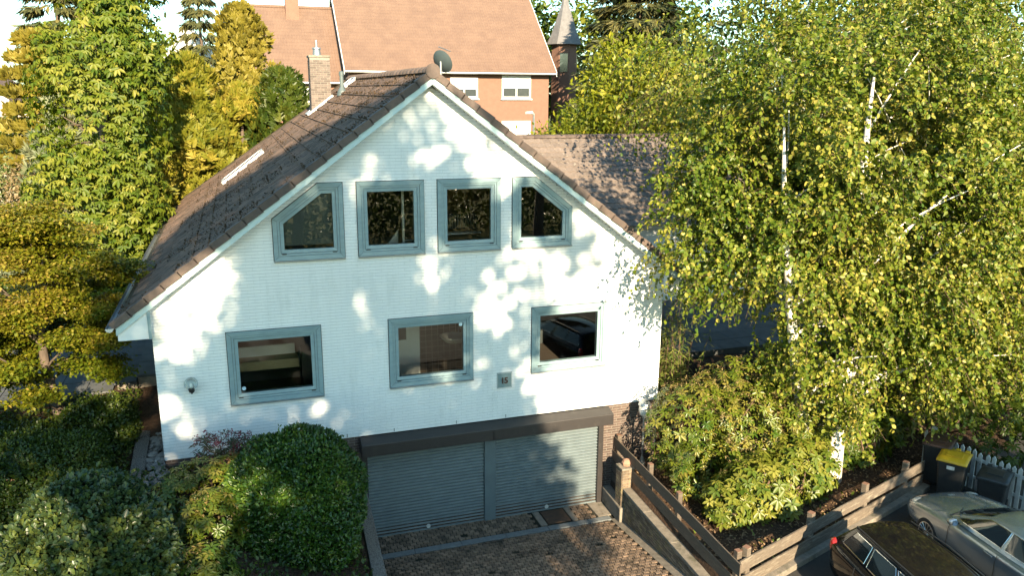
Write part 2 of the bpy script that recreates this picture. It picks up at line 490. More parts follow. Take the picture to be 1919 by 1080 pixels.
# ---- parking area and street
m = MB()
for i in range(24):
    x0, x1 = 8.25 + i * 0.5, 8.25 + (i + 1) * 0.5
    m.add([(x0, f2y(x0) + 0.02, 1.0), (x1, f2y(x1) + 0.02, 1.0), (x1, -9.0, 1.0), (x0, -9.0, 1.0)], [(3, 2, 1, 0)])
tag(m.build('parking_area', M['asphalt']), kind='structure')
m = MB().add([(-120, -9.0, 1.004), (140, -9.0, 1.004), (140, -16.5, 1.004), (-120, -16.5, 1.004)], [(3, 2, 1, 0)])
tag(m.build('street', M['asphalt']), kind='structure')
kb = thing('kerb', None, None, (8.3, -5.8, 0.8)); kb['kind'] = 'structure'
d2 = (F2B - F2A).normalized(); n2 = Vector((d2.y, -d2.x))
for i in range(7):
    a, c = F2A + d2 * (i * 1.0 + 0.12), F2A + d2 * (i * 1.0 + 1.11)
    q = [a + n2 * 0.16, c + n2 * 0.16, c - n2 * 0.02, a - n2 * 0.02]
    MB().prism([(p.x, p.y, 0.85) for p in q], (0, 0, 0.27)).build('kerb_stone', M['concrete'], kb, bevel=0.015)

# ---- slab path, side steps, kerb strip and pebbles left of the house
pt = thing('garden_path', None, None, (-6, 5, 2.8)); pt['kind'] = 'structure'
for i in range(13):
    for j in range(5):
        x0 = -3.25 - (i + 1) * 0.62 - 0.0; y0 = 3.75 + j * 0.9
        zz = 2.93 + random.uniform(-.006, .006)
        MB().box(x0 + 0.008, x0 + 0.612, y0 + 0.008 - 0.04 * i, y0 + 0.892 - 0.04 * i, zz - 0.1, zz).build('slab', M['slab'], pt)
st = thing('side_steps', 'grey stone side steps climbing to the white house at its left corner', 'steps', (-2.6, 4, 2.8))
for (x0, x1, z) in ((-3.22, -2.72, 3.07), (-2.74, -1.86, 3.21)):
    for j in range(4):
        MB().box(x0, x1, 3.9 + j * 1.1, 4.98 + j * 1.1, z - 0.06, z).build('tread', M['slab'], st, bevel=0.008)
    MB().box(x0 + 0.06, x1, 3.95, 8.3, 2.4, z - 0.06).build('riser', M['concrete'], st)
ke = thing('kerb_strip', None, None, (-2.4, 2, 2.4)); ke['kind'] = 'structure'
for i in range(4):
    y0 = -0.6 + i * 1.08; y1 = y0 + 1.07
    f = lambda y: -2.50 - 0.03 * y
    MB().prism([(f(y0), y0, 2.1), (f(y0) + 0.28, y0, 2.1), (f(y1) + 0.28, y1, 2.1), (f(y1), y1, 2.1)], (0, 0, 0.42 + 0.012 * i)).build('kerb_slab', M['aggregate'], ke, bevel=0.01)
pb = thing('pebble_strip', None, None, (-2.05, 1, 2.45)); pb['kind'] = 'structure'
bm = bmesh.new(); bmesh.ops.create_icosphere(bm, subdivisions=1, radius=1.0)
for v in bm.verts: v.co *= 1 + 0.13 * math.sin(v.co.x * 9 + v.co.y * 7)
pebm = bpy.data.meshes.new('pebble'); bm.to_mesh(pebm); bm.free()
pebm.materials.append(pmat('round_pebble', (0.24, 0.22, 0.20), (0.16, 0.15, 0.14), rough=0.7, nscale=10, obj_var=0.4))
for p in pebm.polygons: p.use_smooth = True
for i in range(130):
    yy = random.uniform(-0.9, 1.75)
    sx = random.uniform(.05, .095)
    inst('pebble', pebm, (random.uniform(-0.16, 0.22), yy - 1, 0.0 + random.uniform(-.02, .05)), pb, (random.uniform(-.4, .4), random.uniform(-.4, .4), random.uniform(0, 3)), (sx * 1.25, sx, sx * 0.7))
gr = MB()
for i in range(14): gr.box(-2.2 + i * 0.024, -2.2 + i * 0.024 + 0.006, 1.8, 2.9, 2.50, 2.53)
for i in range(24): gr.box(-2.2, -1.87, 1.8 + i * 0.046, 1.806 + i * 0.046, 2.505, 2.527)
tag(gr.build('light_well_grating', M['metal_grey']), 'grey steel light-well grating at foot of white wall', 'grating')
# terrace slabs behind the right corner
tr = thing('terrace', None, None, (13, 4, 2.6)); tr['kind'] = 'structure'
for i in range(11):
    for j in range(7):
        MB().box(10.1 + i * 0.8 + 0.008, 10.9 + i * 0.8 - 0.008, 2.7 + j * 0.8 + 0.008, 3.5 + j * 0.8 - 0.008, 2.5, 2.72 + random.uniform(-.006, .006)).build('slab', M['slab'], tr)
# ================================================================== WHITE HOUSE
HX0, HX1, HC, HY1 = -1.84, 9.63, 3.895, 16.4
APEX, SL = 10.23, 0.756
ZW = 2.58                                     # bottom of the painted brickwork
def rake(x): return APEX - SL * abs(x - HC)
house = thing('white_house', 'white painted brick gable house with brown tiled roof above double garage', 'house', (HC, 0, 0))
# ---- window outlines (x, z)
UT, UB, LT, LB = 8.25, 6.68, 5.235, 3.665
WIN = [
    [(0.60, UB), (2.03, UB), (2.03, UT), (1.53, UT), (0.60, 7.55)],
    [(2.32, UB), (3.74, UB), (3.74, UT), (2.32, UT)],
    [(4.04, UB), (5.46, UB), (5.46, UT), (4.04, UT)],
    [(5.74, UB), (7.17, UB), (7.17, 7.55), (6.29, UT), (5.74, UT)],
    [(-0.45, LB), (1.45, LB), (1.45, LT), (-0.45, LT)],
    [(2.90, LB), (4.81, LB), (4.81, LT), (2.90, LT)],
    [(6.235, LB), (8.125, LB), (8.125, LT), (6.235, LT)],
]
def inset(poly, d):
    """inset of a convex counter-clockwise polygon"""
    n = len(poly); out = []
    for i in range(n):
        p0, p1, p2 = Vector(poly[i - 1]), Vector(poly[i]), Vector(poly[(i + 1) % n])
        e1, e2 = (p1 - p0).normalized(), (p2 - p1).normalized()
        n1, nn2 = Vector((-e1.y, e1.x)), Vector((-e2.y, e2.x))
        k = 1 + n1.dot(nn2)
        out.append(tuple(p1 + (n1 + nn2) * (d / k)))
    return out
def flat(poly_list, y, flip=False):
    tri = tessellate_polygon([[Vector((x, z, 0)) for x, z in p] for p in poly_list])
    pts = [q for p in poly_list for q in p]
    out = []
    for t in tri:
        a, b_, c = (Vector(pts[i]) for i in t)
        cr = (b_ - a).cross(c - a)
        out.append(tuple(t) if cr > 0 else (t[0], t[2], t[1]))
    return [(x, y, z) for x, z in pts], out
# ---- wall shell
m = MB()
front = [(HX0, ZW), (HX1, ZW), (HX1, rake(HX1)), (HC, APEX), (HX0, rake(HX0))]
m.add(*flat([front] + [inset(w, 0.05)[::-1] for w in WIN], 0.0))
m.add([(HX0, 0, 0.0), (HX0, 0, rake(HX0)), (HX0, HY1, rake(HX0)), (HX0, HY1, 0.0)], [(0, 1, 2, 3)])
m.add([(HX1, 0, 0.0), (HX1, HY1, 0.0), (HX1, HY1, rake(HX1)), (HX1, 0, rake(HX1))], [(0, 1, 2, 3)])
m.add([(HX0, HY1, 0), (HX0, HY1, 5.5), (HX1, HY1, 5.5), (HX1, HY1, 0)], [(0, 1, 2, 3)])
m.build('wall', M['white_mortar'], house)
# ---- painted brick faces, too small to pick apart singly
def clip_rects(x0, x1, z0, z1, holes):
    """brick x-interval minus window openings"""
    iv = [(x0, x1)]
    for w in holes:
        zs_ = [p[1] for p in w]
        if z1 <= min(zs_) or z0 >= max(zs_): continue
        zc = max(min(zs_) + 1e-4, min(max(zs_) - 1e-4, (z0 + z1) / 2))
        xsx = []
        for i in range(len(w)):
            (ax, az), (bx_, bz) = w[i], w[(i + 1) % len(w)]
            if (az - zc) * (bz - zc) < 0: xsx.append(ax + (bx_ - ax) * (zc - az) / (bz - az))
        if len(xsx) < 2: continue
        h0, h1 = min(xsx), max(xsx); nv = []
        for a, c in iv:
            if c <= h0 or a >= h1: nv.append((a, c)); continue
            if a < h0: nv.append((a, h0))
            if c > h1: nv.append((h1, c))
        iv = nv
    return iv
CH, BL, JT = 0.0675, 0.25, 0.010
wb = MB()
def brickface(mb, x0, x1, z0, z1, y, t=0.006, bv=0.002):
    mb.add([(x0, y, z0), (x1, y, z0), (x1, y, z1), (x0, y, z1), (x0 + bv, y - t, z0 + bv), (x1 - bv, y - t, z0 + bv), (x1 - bv, y - t, z1 - bv), (x0 + bv, y - t, z1 - bv)],
           [(4, 5, 6, 7), (0, 1, 5, 4), (1, 2, 6, 5), (2, 3, 7, 6), (3, 0, 4, 7)])
WH = [inset(w, 0.03) for w in WIN]
z, r = ZW, 0
while z < APEX - 0.1:
    xl, xr = HX0, HX1
    if z > rake(HX0) - 0.05:
        hw = (APEX - z + 0.01) / SL
        xl, xr = max(HX0, HC - hw), min(HX1, HC + hw)
    x = HX0 - (BL / 2 if r % 2 else 0)
    while x < xr:
        a, c = max(x + .0012, xl), min(x + BL - .0012, xr)
        if c - a > 0.02:
            for p, q in clip_rects(a, c, z, z + CH, WH):
                if q - p > 0.01: brickface(wb, p, q, z + JT * 0.45, z + CH - JT * 0.45, 0.0, 0.006 + random.random() * 0.003)
        x += BL
    z += CH; r += 1
for (xx, sgn) in ((HX0, -1), (HX1, 1)):        # side walls: course bands
    z = ZW
    while z < rake(HX0) - 0.1:
        t = 0.005 * sgn
        wb.add([(xx + t, 0, z + 0.005), (xx + t, HY1, z + 0.005), (xx + t, HY1, z + CH - 0.005), (xx + t, 0, z + CH - 0.005)], [(0, 1, 2, 3) if sgn > 0 else (3, 2, 1, 0)])
        z += CH
o = wb.build('painted_brickwork', M['white_brick'], house); o['kind'] = 'stuff'

# ---- brown brick storey round the garage
GX0, GX1 = 2.20, 8.16
m = MB(); m.add([(HX0 + 0.02, 0.03, 0), (GX0, 0.03, 0), (GX0, 0.03, ZW), (HX0 + 0.02, 0.03, ZW)], [(0, 1, 2, 3)])
m.add([(GX1, 0.03, 0), (HX1 - 0.02, 0.03, 0), (HX1 - 0.02, 0.03, ZW), (GX1, 0.03, ZW)], [(0, 1, 2, 3)])
m.add([(HX0, 0.0, ZW), (HX1, 0.0, ZW), (HX1, 0.03, ZW), (HX0, 0.03, ZW)], [(3, 2, 1, 0)])
m.build('base_wall', M['mortar'], house)
def unit_brick(w, h, d, mat, name='brick'):
    mb = MB(); b = 0.004
    mb.add([(0, 0, 0), (w, 0, 0), (w, 0, h), (0, 0, h), (b, -d, b), (w - b, -d, b), (w - b, -d, h - b), (b, -d, h - b)],
           [(4, 5, 6, 7), (0, 1, 5, 4), (1, 2, 6, 5), (2, 3, 7, 6), (3, 0, 4, 7)])
    return mb.mesh(name, mat)
ub = unit_brick(0.238, 0.052, 0.012, M['brick'])
hb = unit_brick(0.113, 0.052, 0.012, M['brick'])
rest = MB(); nb_ = 0
CB = 0.0645
def brick_field(x0, x1, z0, z1, y, single):
    global nb_
    z, r = z0, 0
    while z < z1 - 0.05:
        x = x0
        first = True
        while x < x1 - 0.03:
            w = 0.113 if (first and r % 2) else 0.238
            first = False
            w = min(w, x1 - x)
            if single and nb_ < 300:
                me = ub if w > 0.15 else hb
                inst('brick', me, (x - HC, y - random.random() * 0.002, z), house, None, (w / (0.238 if w > 0.15 else 0.113), 1, 1)); nb_ += 1
            else:
                brickface(rest, x, x + w, z, z + 0.052, y, 0.012, 0.003)
            x += w + 0.012
        z += CB; r += 1
brick_field(GX1 + 0.005, HX1 - 0.012, 0.0, ZW - 0.01, 0.03, True)
brick_field(1.70, GX0 - 0.01, 0.9, ZW - 0.01, 0.03, True)
brick_field(HX0 + 0.012, 1.688, 0.9, ZW - 0.01, 0.03, False)
o = rest.build('brickwork_behind_shrubs', M['brick'], house); o['kind'] = 'stuff'

# ---- garage shutters
m = MB(); m.box(2.18, 8.28, -0.42, 0.0, 2.195, 2.475)
m.v = [(x, y + (0.10 if (z > 2.4 and y < -0.3) else (0.10 if (z < 2.25 and y < -0.3) else 0)), z + (0.09 if (z > 2.4 and y > -0.1) else 0)) for x, y, z in m.v]
sb = m.build('shutter_box', M['brown_metal'], house, bevel=0.012)
MB().box(5.222, 5.228, -0.345, -0.30, 2.21, 2.42).build('seam', M['dark'], sb)
MB().box(2.20, 2.33, -0.06, 0.10, 0.0, 2.21).build('door_jamb', M['brown_metal'], house, bevel=0.01)
MB().box(8.02, 8.15, -0.06, 0.10, 0.0, 2.21).build('door_jamb', M['brown_metal'], house, bevel=0.01)
MB().box(5.08, 5.36, -0.05, 0.10, 0.0, 2.21).build('door_post', M['slat_post'], house, bevel=0.01)
def slat_mesh(w, h):
    mb = MB(); n = 7
    pr = [(0.0, 0.040), (h * .06, 0.034), (h * .30, 0.014), (h * .55, -0.008), (h * .66, -0.016), (h * .74, -0.014), (h * .88, 0.010), (h, 0.040)]
    vs = [(0, y, z) for z, y in pr] + [(w, y, z) for z, y in pr]
    k = len(pr)
    mb.add(vs, [(i, k + i, k + i + 1, i + 1) for i in range(k - 1)])
    return mb.mesh('slat', M['slat'])
for (x0, x1) in ((2.335, 5.078), (5.362, 8.018)):
    dr = MB().box(x0, x1, 0.05, 0.08, 0.0, 2.22).build('roller_shutter', M['slat_post'], house)
    sm = slat_mesh(x1 - x0, 0.080)
    for i in range(27):
        inst('slat', sm, (x0 - HC, 0.02, 0.035 + i * 0.080), dr)
    MB().box(x0, x1, -0.005, 0.045, 0.0, 0.036).build('bottom_rail', M['slat'], dr)
    MB().lathe([(0.05, 0.0), (0.05, 0.02), (0.03, 0.024)], ((x0 + x1) / 2, -0.008, 0.09), 12, 'y').build('lock', M['flash'], dr)
# drip pins under the painted wall
m = MB()
for x in (1.9, 2.95, 4.4, 5.6, 7.0): m.box(x, x + 0.02, -0.016, 0.0, ZW + 0.02, ZW + 0.10)
m.build('weep_vent', M['metal_grey'], house)

# ---- windows
def ring(mb, po, pi, y0, y1, yb=0.12):
    """flat front ring between two outlines with an outer and inner return"""
    n = len(po)
    vs = [(x, y0, z) for x, z in po] + [(x, y1, z) for x, z in pi] + [(x, yb, z) for x, z in po] + [(x, yb, z) for x, z in pi]
    fs = []
    for i in range(n):
        j = (i + 1) % n
        fs += [(i, j, n + j, n + i), (2 * n + i, 2 * n + j, j, i), (n + i, n + j, 3 * n + j, 3 * n + i)]
    mb.add(vs, fs)
for wi, w in enumerate(WIN):
    x0, z0 = min(p[0] for p in w), min(p[1] for p in w)
    x1 = max(p[0] for p in w)
    e = bpy.data.objects.new('window', None); link(e, house); e.location = ((x0 + x1) / 2 - HC, 0, z0)
    a, b_, c, d_, f_, g_ = inset(w, 0.0), inset(w, 0.088), inset(w, 0.094), inset(w, 0.138), inset(w, 0.146), inset(w, 0.215)
    k = MB(); ring(k, a, b_, -0.050, -0.042); k.build('casing', M['frame'], e)
    k = MB(); ring(k, c, d_, -0.030, -0.026); k.build('sash', M['frame'], e)
    k = MB(); ring(k, f_, g_, -0.014, -0.004); k.build('inner_frame', M['frame'], e)
    k = MB(); ring(k, inset(w, 0.02), inset(w, 0.205), 0.004, 0.004); k.build('gasket', M['gasket'], e)
    k = MB(); ring(k, inset(w, -0.014), inset(w, 0.01), -0.012, -0.012, 0.0); k.build('joint', M['gasket'], e)
    k = MB(); v_, f2_ = flat([inset(w, 0.21)], 0.03); k.add(v_, f2_); k.build('pane', M['glass'], e)
    k = MB(); k.box(x0 - 0.01, x1 + 0.01, -0.075, 0.0, z0 - 0.03, z0 - 0.004); k.build('sill', M['metal_grey'], e, bevel=0.004)
    for xx in (x0 + 0.16, x1 - 0.25):
        MB().box(xx, xx + 0.09, -0.034, -0.002, z0 + 0.12, z0 + 0.138).build('drain_cap', M['gasket'], e)
    for i, (px_, pz_) in enumerate(w):                        # mitre lines
        q = inset(w, 0.20)[i]
        MB().add([(px_ * .97 + q[0] * .03, -0.0515, pz_ * .97 + q[1] * .03 - 0.003), (px_ * .57 + q[0] * .43, -0.0475, pz_ * .57 + q[1] * .43 - 0.003),
                  (px_ * .57 + q[0] * .43, -0.0475, pz_ * .57 + q[1] * .43 + 0.003), (px_ * .97 + q[0] * .03, -0.0515, pz_ * .97 + q[1] * .03 + 0.003)], [(0, 1, 2, 3), (3, 2, 1, 0)]).build('mitre', M['gasket'], e)
# ---- rooms behind the panes
def room(x0, x1, z0, z1, y1, wall, floor, name='room'):
    k = MB(); y0 = 0.14
    k.add([(x0, y0, z0), (x0, y1, z0), (x0, y1, z1), (x0, y0, z1)], [(0, 1, 2, 3)])
    k.add([(x1, y0, z0), (x1, y1, z0), (x1, y1, z1), (x1, y0, z1)], [(3, 2, 1, 0)])
    k.add([(x0, y1, z0), (x1, y1, z0), (x1, y1, z1), (x0, y1, z1)], [(0, 1, 2, 3)])
    k.add([(x0, y0, z1), (x1, y0, z1), (x1, y1, z1), (x0, y1, z1)], [(0, 1, 2, 3)])
    k.mi = 1; k.add([(x0, y0, z0), (x1, y0, z0), (x1, y1, z0), (x0, y1, z0)], [(0, 1, 2, 3)])
    return k.build(name, [wall, floor], house)
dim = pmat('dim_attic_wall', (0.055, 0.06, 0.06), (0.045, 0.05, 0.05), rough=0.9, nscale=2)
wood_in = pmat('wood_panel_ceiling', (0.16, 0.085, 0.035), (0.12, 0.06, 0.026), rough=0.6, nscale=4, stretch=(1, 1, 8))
def attic(w, y1, wall):
    k = MB(); q = inset(w, -0.06); y0 = 0.14; n = len(q)
    k.add([(x, y0, z) for x, z in q] + [(x, y1, z) for x, z in q], [(i, n + i, n + (i + 1) % n, (i + 1) % n) for i in range(n)] + [tuple(range(n, 2 * n))])
    k.build('room', wall, house)
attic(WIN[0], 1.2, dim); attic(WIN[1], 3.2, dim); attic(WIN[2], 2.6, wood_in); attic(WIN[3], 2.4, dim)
room(-1.6, 2.2, 3.0, 5.5, 3.2, M['room'], M['room_floor'])
room(2.3, 5.6, 3.0, 5.5, 1.9, M['room'], M['room_floor'])
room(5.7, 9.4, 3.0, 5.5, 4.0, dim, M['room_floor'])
blind = pmat('grey_blind_cloth', (0.105, 0.13, 0.135), (0.09, 0.115, 0.12), rough=0.9, nscale=40)
k = MB(); k.add(*flat([[(0.6, 6.98), (2.03, 6.98), (2.03, 8.2), (1.5, 8.2), (0.6, 7.5)]], 0.12)); k.prism([(0.62, 0.115, 6.96), (2.02, 0.115, 6.96), (2.02, 0.115, 6.98), (0.62, 0.115, 6.98)], (0, 0.02, 0))
tag(k.build('roller_blind', blind), 'grey roller blind drawn down inside the upper left slanted window', 'blind')
# W2: white door leaf edge; W3: radiator; W5: worktop and boxes; W6: door, tiles, basin
whitein = pmat('white_lacquer', (0.62, 0.62, 0.60), (0.56, 0.56, 0.54), rough=0.4, nscale=3)
k = MB(); k.box(3.36, 3.41, 0.5, 0.56, 6.64, 8.28); k.box(3.41, 3.78, 0.52, 0.54, 6.86, 6.88)
tag(k.build('door_frame', whitein), 'slim white door frame upright inside the second upper window', 'door frame')
k = MB(); k.prism([(3.02, .9, 6.64), (3.34, .9, 6.64), (3.34, .9, 7.05)], (0, 0.05, 0))
tag(k.build('slanted_panel', whitein), 'small white slanted panel inside the second upper window', 'panel')
rd = thing('radiator', 'dark ribbed radiator inside the third upper window', 'radiator', (4.75, 1.6, 6.9))
for i in range(20): MB().box(4.1 + i * 0.065, 4.145 + i * 0.065, 1.55, 1.65, 6.9, 7.25).build('rib', M['dark'], rd)
MB().box(4.05, 5.45, 1.45, 1.7, 6.78, 6.81).build('shelf', whitein, rd)
card = pmat('pale_wood_board', (0.42, 0.31, 0.17), (0.36, 0.26, 0.14), rough=0.7, nscale=6, stretch=(1, 1, 6))
wk = thing('wooden_bench', 'pale wooden bench with white back inside the lower left window', 'bench', (0.3, 1.6, 3.0))
MB().box(-1.2, 1.05, 1.5, 1.9, 3.85, 4.06).build('seat_box', card, wk); MB().box(-1.2, 1.0, 1.9, 1.96, 4.06, 4.30).build('back_board', whitein, wk)
MB().box(1.1, 1.45, 1.2, 1.7, 3.0, 4.3).build('end_panel', M['dark'], wk)
dr = thing('bathroom_door', 'white inside door with dark glazing seen through the lower middle window', 'door', (3.3, 1.8, 3.0))
MB().box(2.75, 3.95, 1.72, 1.78, 3.05, 5.2).build('leaf', whitein, dr)
MB().box(3.10, 3.62, 1.70, 1.72, 4.20, 5.05).build('glazing', M['dark'], dr)
MB().tube([(3.78, 1.70, 4.85), (3.78, 1.64, 4.85), (3.70, 1.64, 4.85)], 0.012).build('handle', M['metal_grey'], dr)
tl = pmat('brown_wall_tile', (0.055, 0.04, 0.032), (0.075, 0.055, 0.042), rough=0.25, nscale=5, obj_var=0.2)
tw = thing('tiled_wall', 'brown tiled bathroom wall seen through the lower middle window', 'tiled wall', (4.7, 1.85, 3.0))
MB().box(3.97, 5.58, 1.84, 1.88, 3.0, 5.5).build('grout', M['mortar'], tw)
tmm = MB().box(0, 0.142, -0.008, 0, 0, 0.142).mesh('tile', tl)
for i in range(10):
    for j in range(16): inst('tile', tmm, (3.985 + i * 0.152 - 4.7, 1.84 - 1.85, 0.01 + j * 0.152), tw)
bs = thing('wash_basin', 'white oval washbasin seen through the lower middle window', 'washbasin', (4.75, 1.5, 3.0))
k = MB(); k.lathe([(0.05, 3.0 + 1.25 - .17), (0.22, 4.12), (0.31, 4.24), (0.33, 4.26), (0.30, 4.265), (0.24, 4.2), (0.06, 4.13)], (4.78, 1.5, 0), 24)
k.v = [((x - 4.78) * 1.15 + 4.78, y, z) for x, y, z in k.v]; k.build('bowl', pmat('ceramic', (0.7, 0.7, 0.66), rough=0.15), bs, smooth=True)
MB().tube([(4.95, 1.78, 4.26), (4.95, 1.74, 4.42), (4.95, 1.6, 4.42)], 0.02).build('tap', M['metal_grey'], bs)
st_ = pmat('blue_round_sticker', (0.55, 0.7, 0.78), (0.3, 0.5, 0.62), rough=0.4, nscale=60)
for nm, xx, zz, lb in (('lower left', -0.18, 3.98, 'small pale round sticker on the lower left window pane'), ('mid', 4.54, 4.98, 'small pale round sticker high on the lower middle window pane')):
    tag(MB().lathe([(0.042, 0), (0.042, 0.006)], (xx, 0.018, zz), 14, 'y').build('window_sticker', st_), lb, 'sticker')

# ---- roof
YF = -0.36
LV = 7.93                                      # slope length, ridge to eave
ca, sa = 1 / math.sqrt(1 + SL * SL), SL / math.sqrt(1 + SL * SL)
RZ = APEX + 0.26                               # tile bed at the ridge
EX = LV * ca                                   # horizontal run
def yend(s): return 12.0 + 4.5 * s / LV        # hipped rear
def onroof(side, s, y, h=0.0):
    """s metres down the slope, h above it; side -1 left, +1 right"""
    return Vector((HC + side * (s * ca + h * sa), y, RZ - s * sa + h * ca))
m = MB()
for sd in (-1, 1):
    q = [onroof(sd, 0, YF), onroof(sd, LV, YF), onroof(sd, LV, yend(LV)), onroof(sd, 0, yend(0))]
    m.prism([p for p in q], (0, 0, -0.10))
q = [onroof(-1, 0, 12.0, .05), onroof(-1, LV, yend(LV), .05), onroof(1, LV, yend(LV), .05)]
m.prism(q, (0, 0, -0.05))
m.build('roof_deck', M['roof_felt'], house)
EXP, TW = 0.40, 0.30
def tile_mesh(mat, w=TW - 0.006, l=EXP + 0.05, t=0.036, name='roof_tile'):
    """x across, y down the slope, z up; lower edge kicks up over the next course; shallow roll"""
    mb = MB()
    n = 6
    xs_ = [w * i / n for i in range(n + 1)]
    hh = [0.010, 0.0, 0.0, 0.004, 0.0, 0.0, 0.012]
    up = [(x, 0.0, h) for x, h in zip(xs_, hh)]
    lo_ = [(x, l, h + t) for x, h in zip(xs_, hh)]
    bt = [(x, l, h + t - 0.042) for x, h in zip(xs_, hh)]
    k = n + 1
    mb.add(up + lo_ + bt, [(i, i + 1, k + i + 1, k + i)[::-1] for i in range(n)] + [(k + i, k + i + 1, 2 * k + i + 1, 2 * k + i)[::-1] for i in range(n)])
    mb.add([up[0], lo_[0], (0, l, -0.01), (0, 0, -0.01)], [(0, 1, 2, 3)]); mb.add([up[-1], lo_[-1], (w, l, -0.01), (w, 0, -0.01)], [(3, 2, 1, 0)])
    return mb
tmb = tile_mesh(M['tile'])
tme = tmb.mesh('roof_tile', M['tile'])
def roofmat(side, s, y):
    """frame at a roof point: local x along +y (left) , local y down slope, local z out"""
    dn = Vector((side * ca, 0, -sa)); out = Vector((side * sa, 0, ca)); ax = dn.cross(out)
    mt = Matrix((ax, dn, out)).transposed().to_4x4()
    mt.translation = onroof(side, s, y)
    return mt
rows = int(LV / EXP)
far = MB(); fv = []
cnt = 0
for side in (-1, 1):
    todo = []
    for i in range(rows):
        s = i * EXP + 0.05
        y = YF + 0.13
        while y + TW < yend(s):
            todo.append((y, i)); y += TW
    todo.sort()
    for (y, i) in todo:
        mt = roofmat(side, i * EXP + 0.03, y + (0 if side > 0 else TW) if side > 0 else y)
        ax = mt.to_3x3().col[0]
        if ax.y < 0: mt.translation = mt.translation + Vector((0, TW, 0))
        jz = Matrix.Translation((0, 0, random.uniform(-0.004, 0.006))) @ Matrix.Rotation(random.uniform(-.012, .012), 4, 'Z')
        mt = mt @ jz
        if side < 0 and cnt < 300:
            ob = bpy.data.objects.new('roof_tile', tme); COL.objects.link(ob); ob.parent = house
            ob.matrix_local = Matrix.Translation((-HC, 0, 0)) @ mt; cnt += 1
        else:
            far.add([mt @ Vector(p) for p in tmb.v], tmb.f); fv += [random.random()] * len(tmb.v)
o = far.build('roof_tiles_beyond', M['tile'], house); o['kind'] = 'stuff'
a = o.data.attributes.new('v', 'FLOAT', 'POINT'); a.data.foreach_set('value', fv)
# verge tiles with their side flap, down both rakes
for side in (-1, 1):
    vm = MB(); l, t = EXP + 0.03, 0.03
    w0, w1 = -0.03, 0.20                      # along +y from the front edge
    sg = 1 if side > 0 else -1
    for i in range(rows + 1):
        s0 = i * EXP
        p = lambda s, y, h: onroof(side, s, YF + y, h)
        k = MB()
        k.prism([p(s0, w0, 0.035), p(s0 + l, w0, 0.058), p(s0 + l, w1, 0.058), p(s0, w1, 0.035)], -(Vector((side * sa, 0, ca)) * 0.02))
        k.prism([p(s0, w0 - 0.004, 0.040), p(s0 + l, w0 - 0.004, 0.063), p(s0 + l, w0 - 0.004, -0.085), p(s0, w0 - 0.004, -0.105)], (0, 0.03, 0))
        k.build('verge_tile', M['verge'], house, bevel=0.006, seg=1)
# ridge tiles
rm = MB(); n = 8
for e_, yy in ((0, 0.0), (1, 0.44)):
    rr = 0.135 if e_ == 0 else 0.122
    rm.v += [(rr * math.cos(math.pi * i / n) * 1.15, yy, rr * math.sin(math.pi * i / n)) for i in range(n + 1)]
    rm.v += [((rr - .02) * math.cos(math.pi * i / n) * 1.15, yy, (rr - .02) * math.sin(math.pi * i / n)) for i in range(n + 1)]
k = n + 1
rm.f += [(i, i + 1, 2 * k + i + 1, 2 * k + i)[::-1] for i in range(n)] + [(i, i + 1, k + i + 1, k + i) for i in range(n)]
rm.m = [0] * len(rm.f)
rme = rm.mesh('ridge_tile', M['verge'], smooth=True)
for i in range(30):
    inst('ridge_tile', rme, (0, YF - 0.02 + i * 0.415, RZ - 0.03), house, (random.uniform(-.008, .008), 0, random.uniform(-.015, .015)))
MB().lathe([(0.15, 0.0), (0.15, 0.03), (0.06, 0.06)], (HC, YF - 0.06, RZ + 0.0), 16, 'y').build('ridge_end_cap', M['verge'], house)
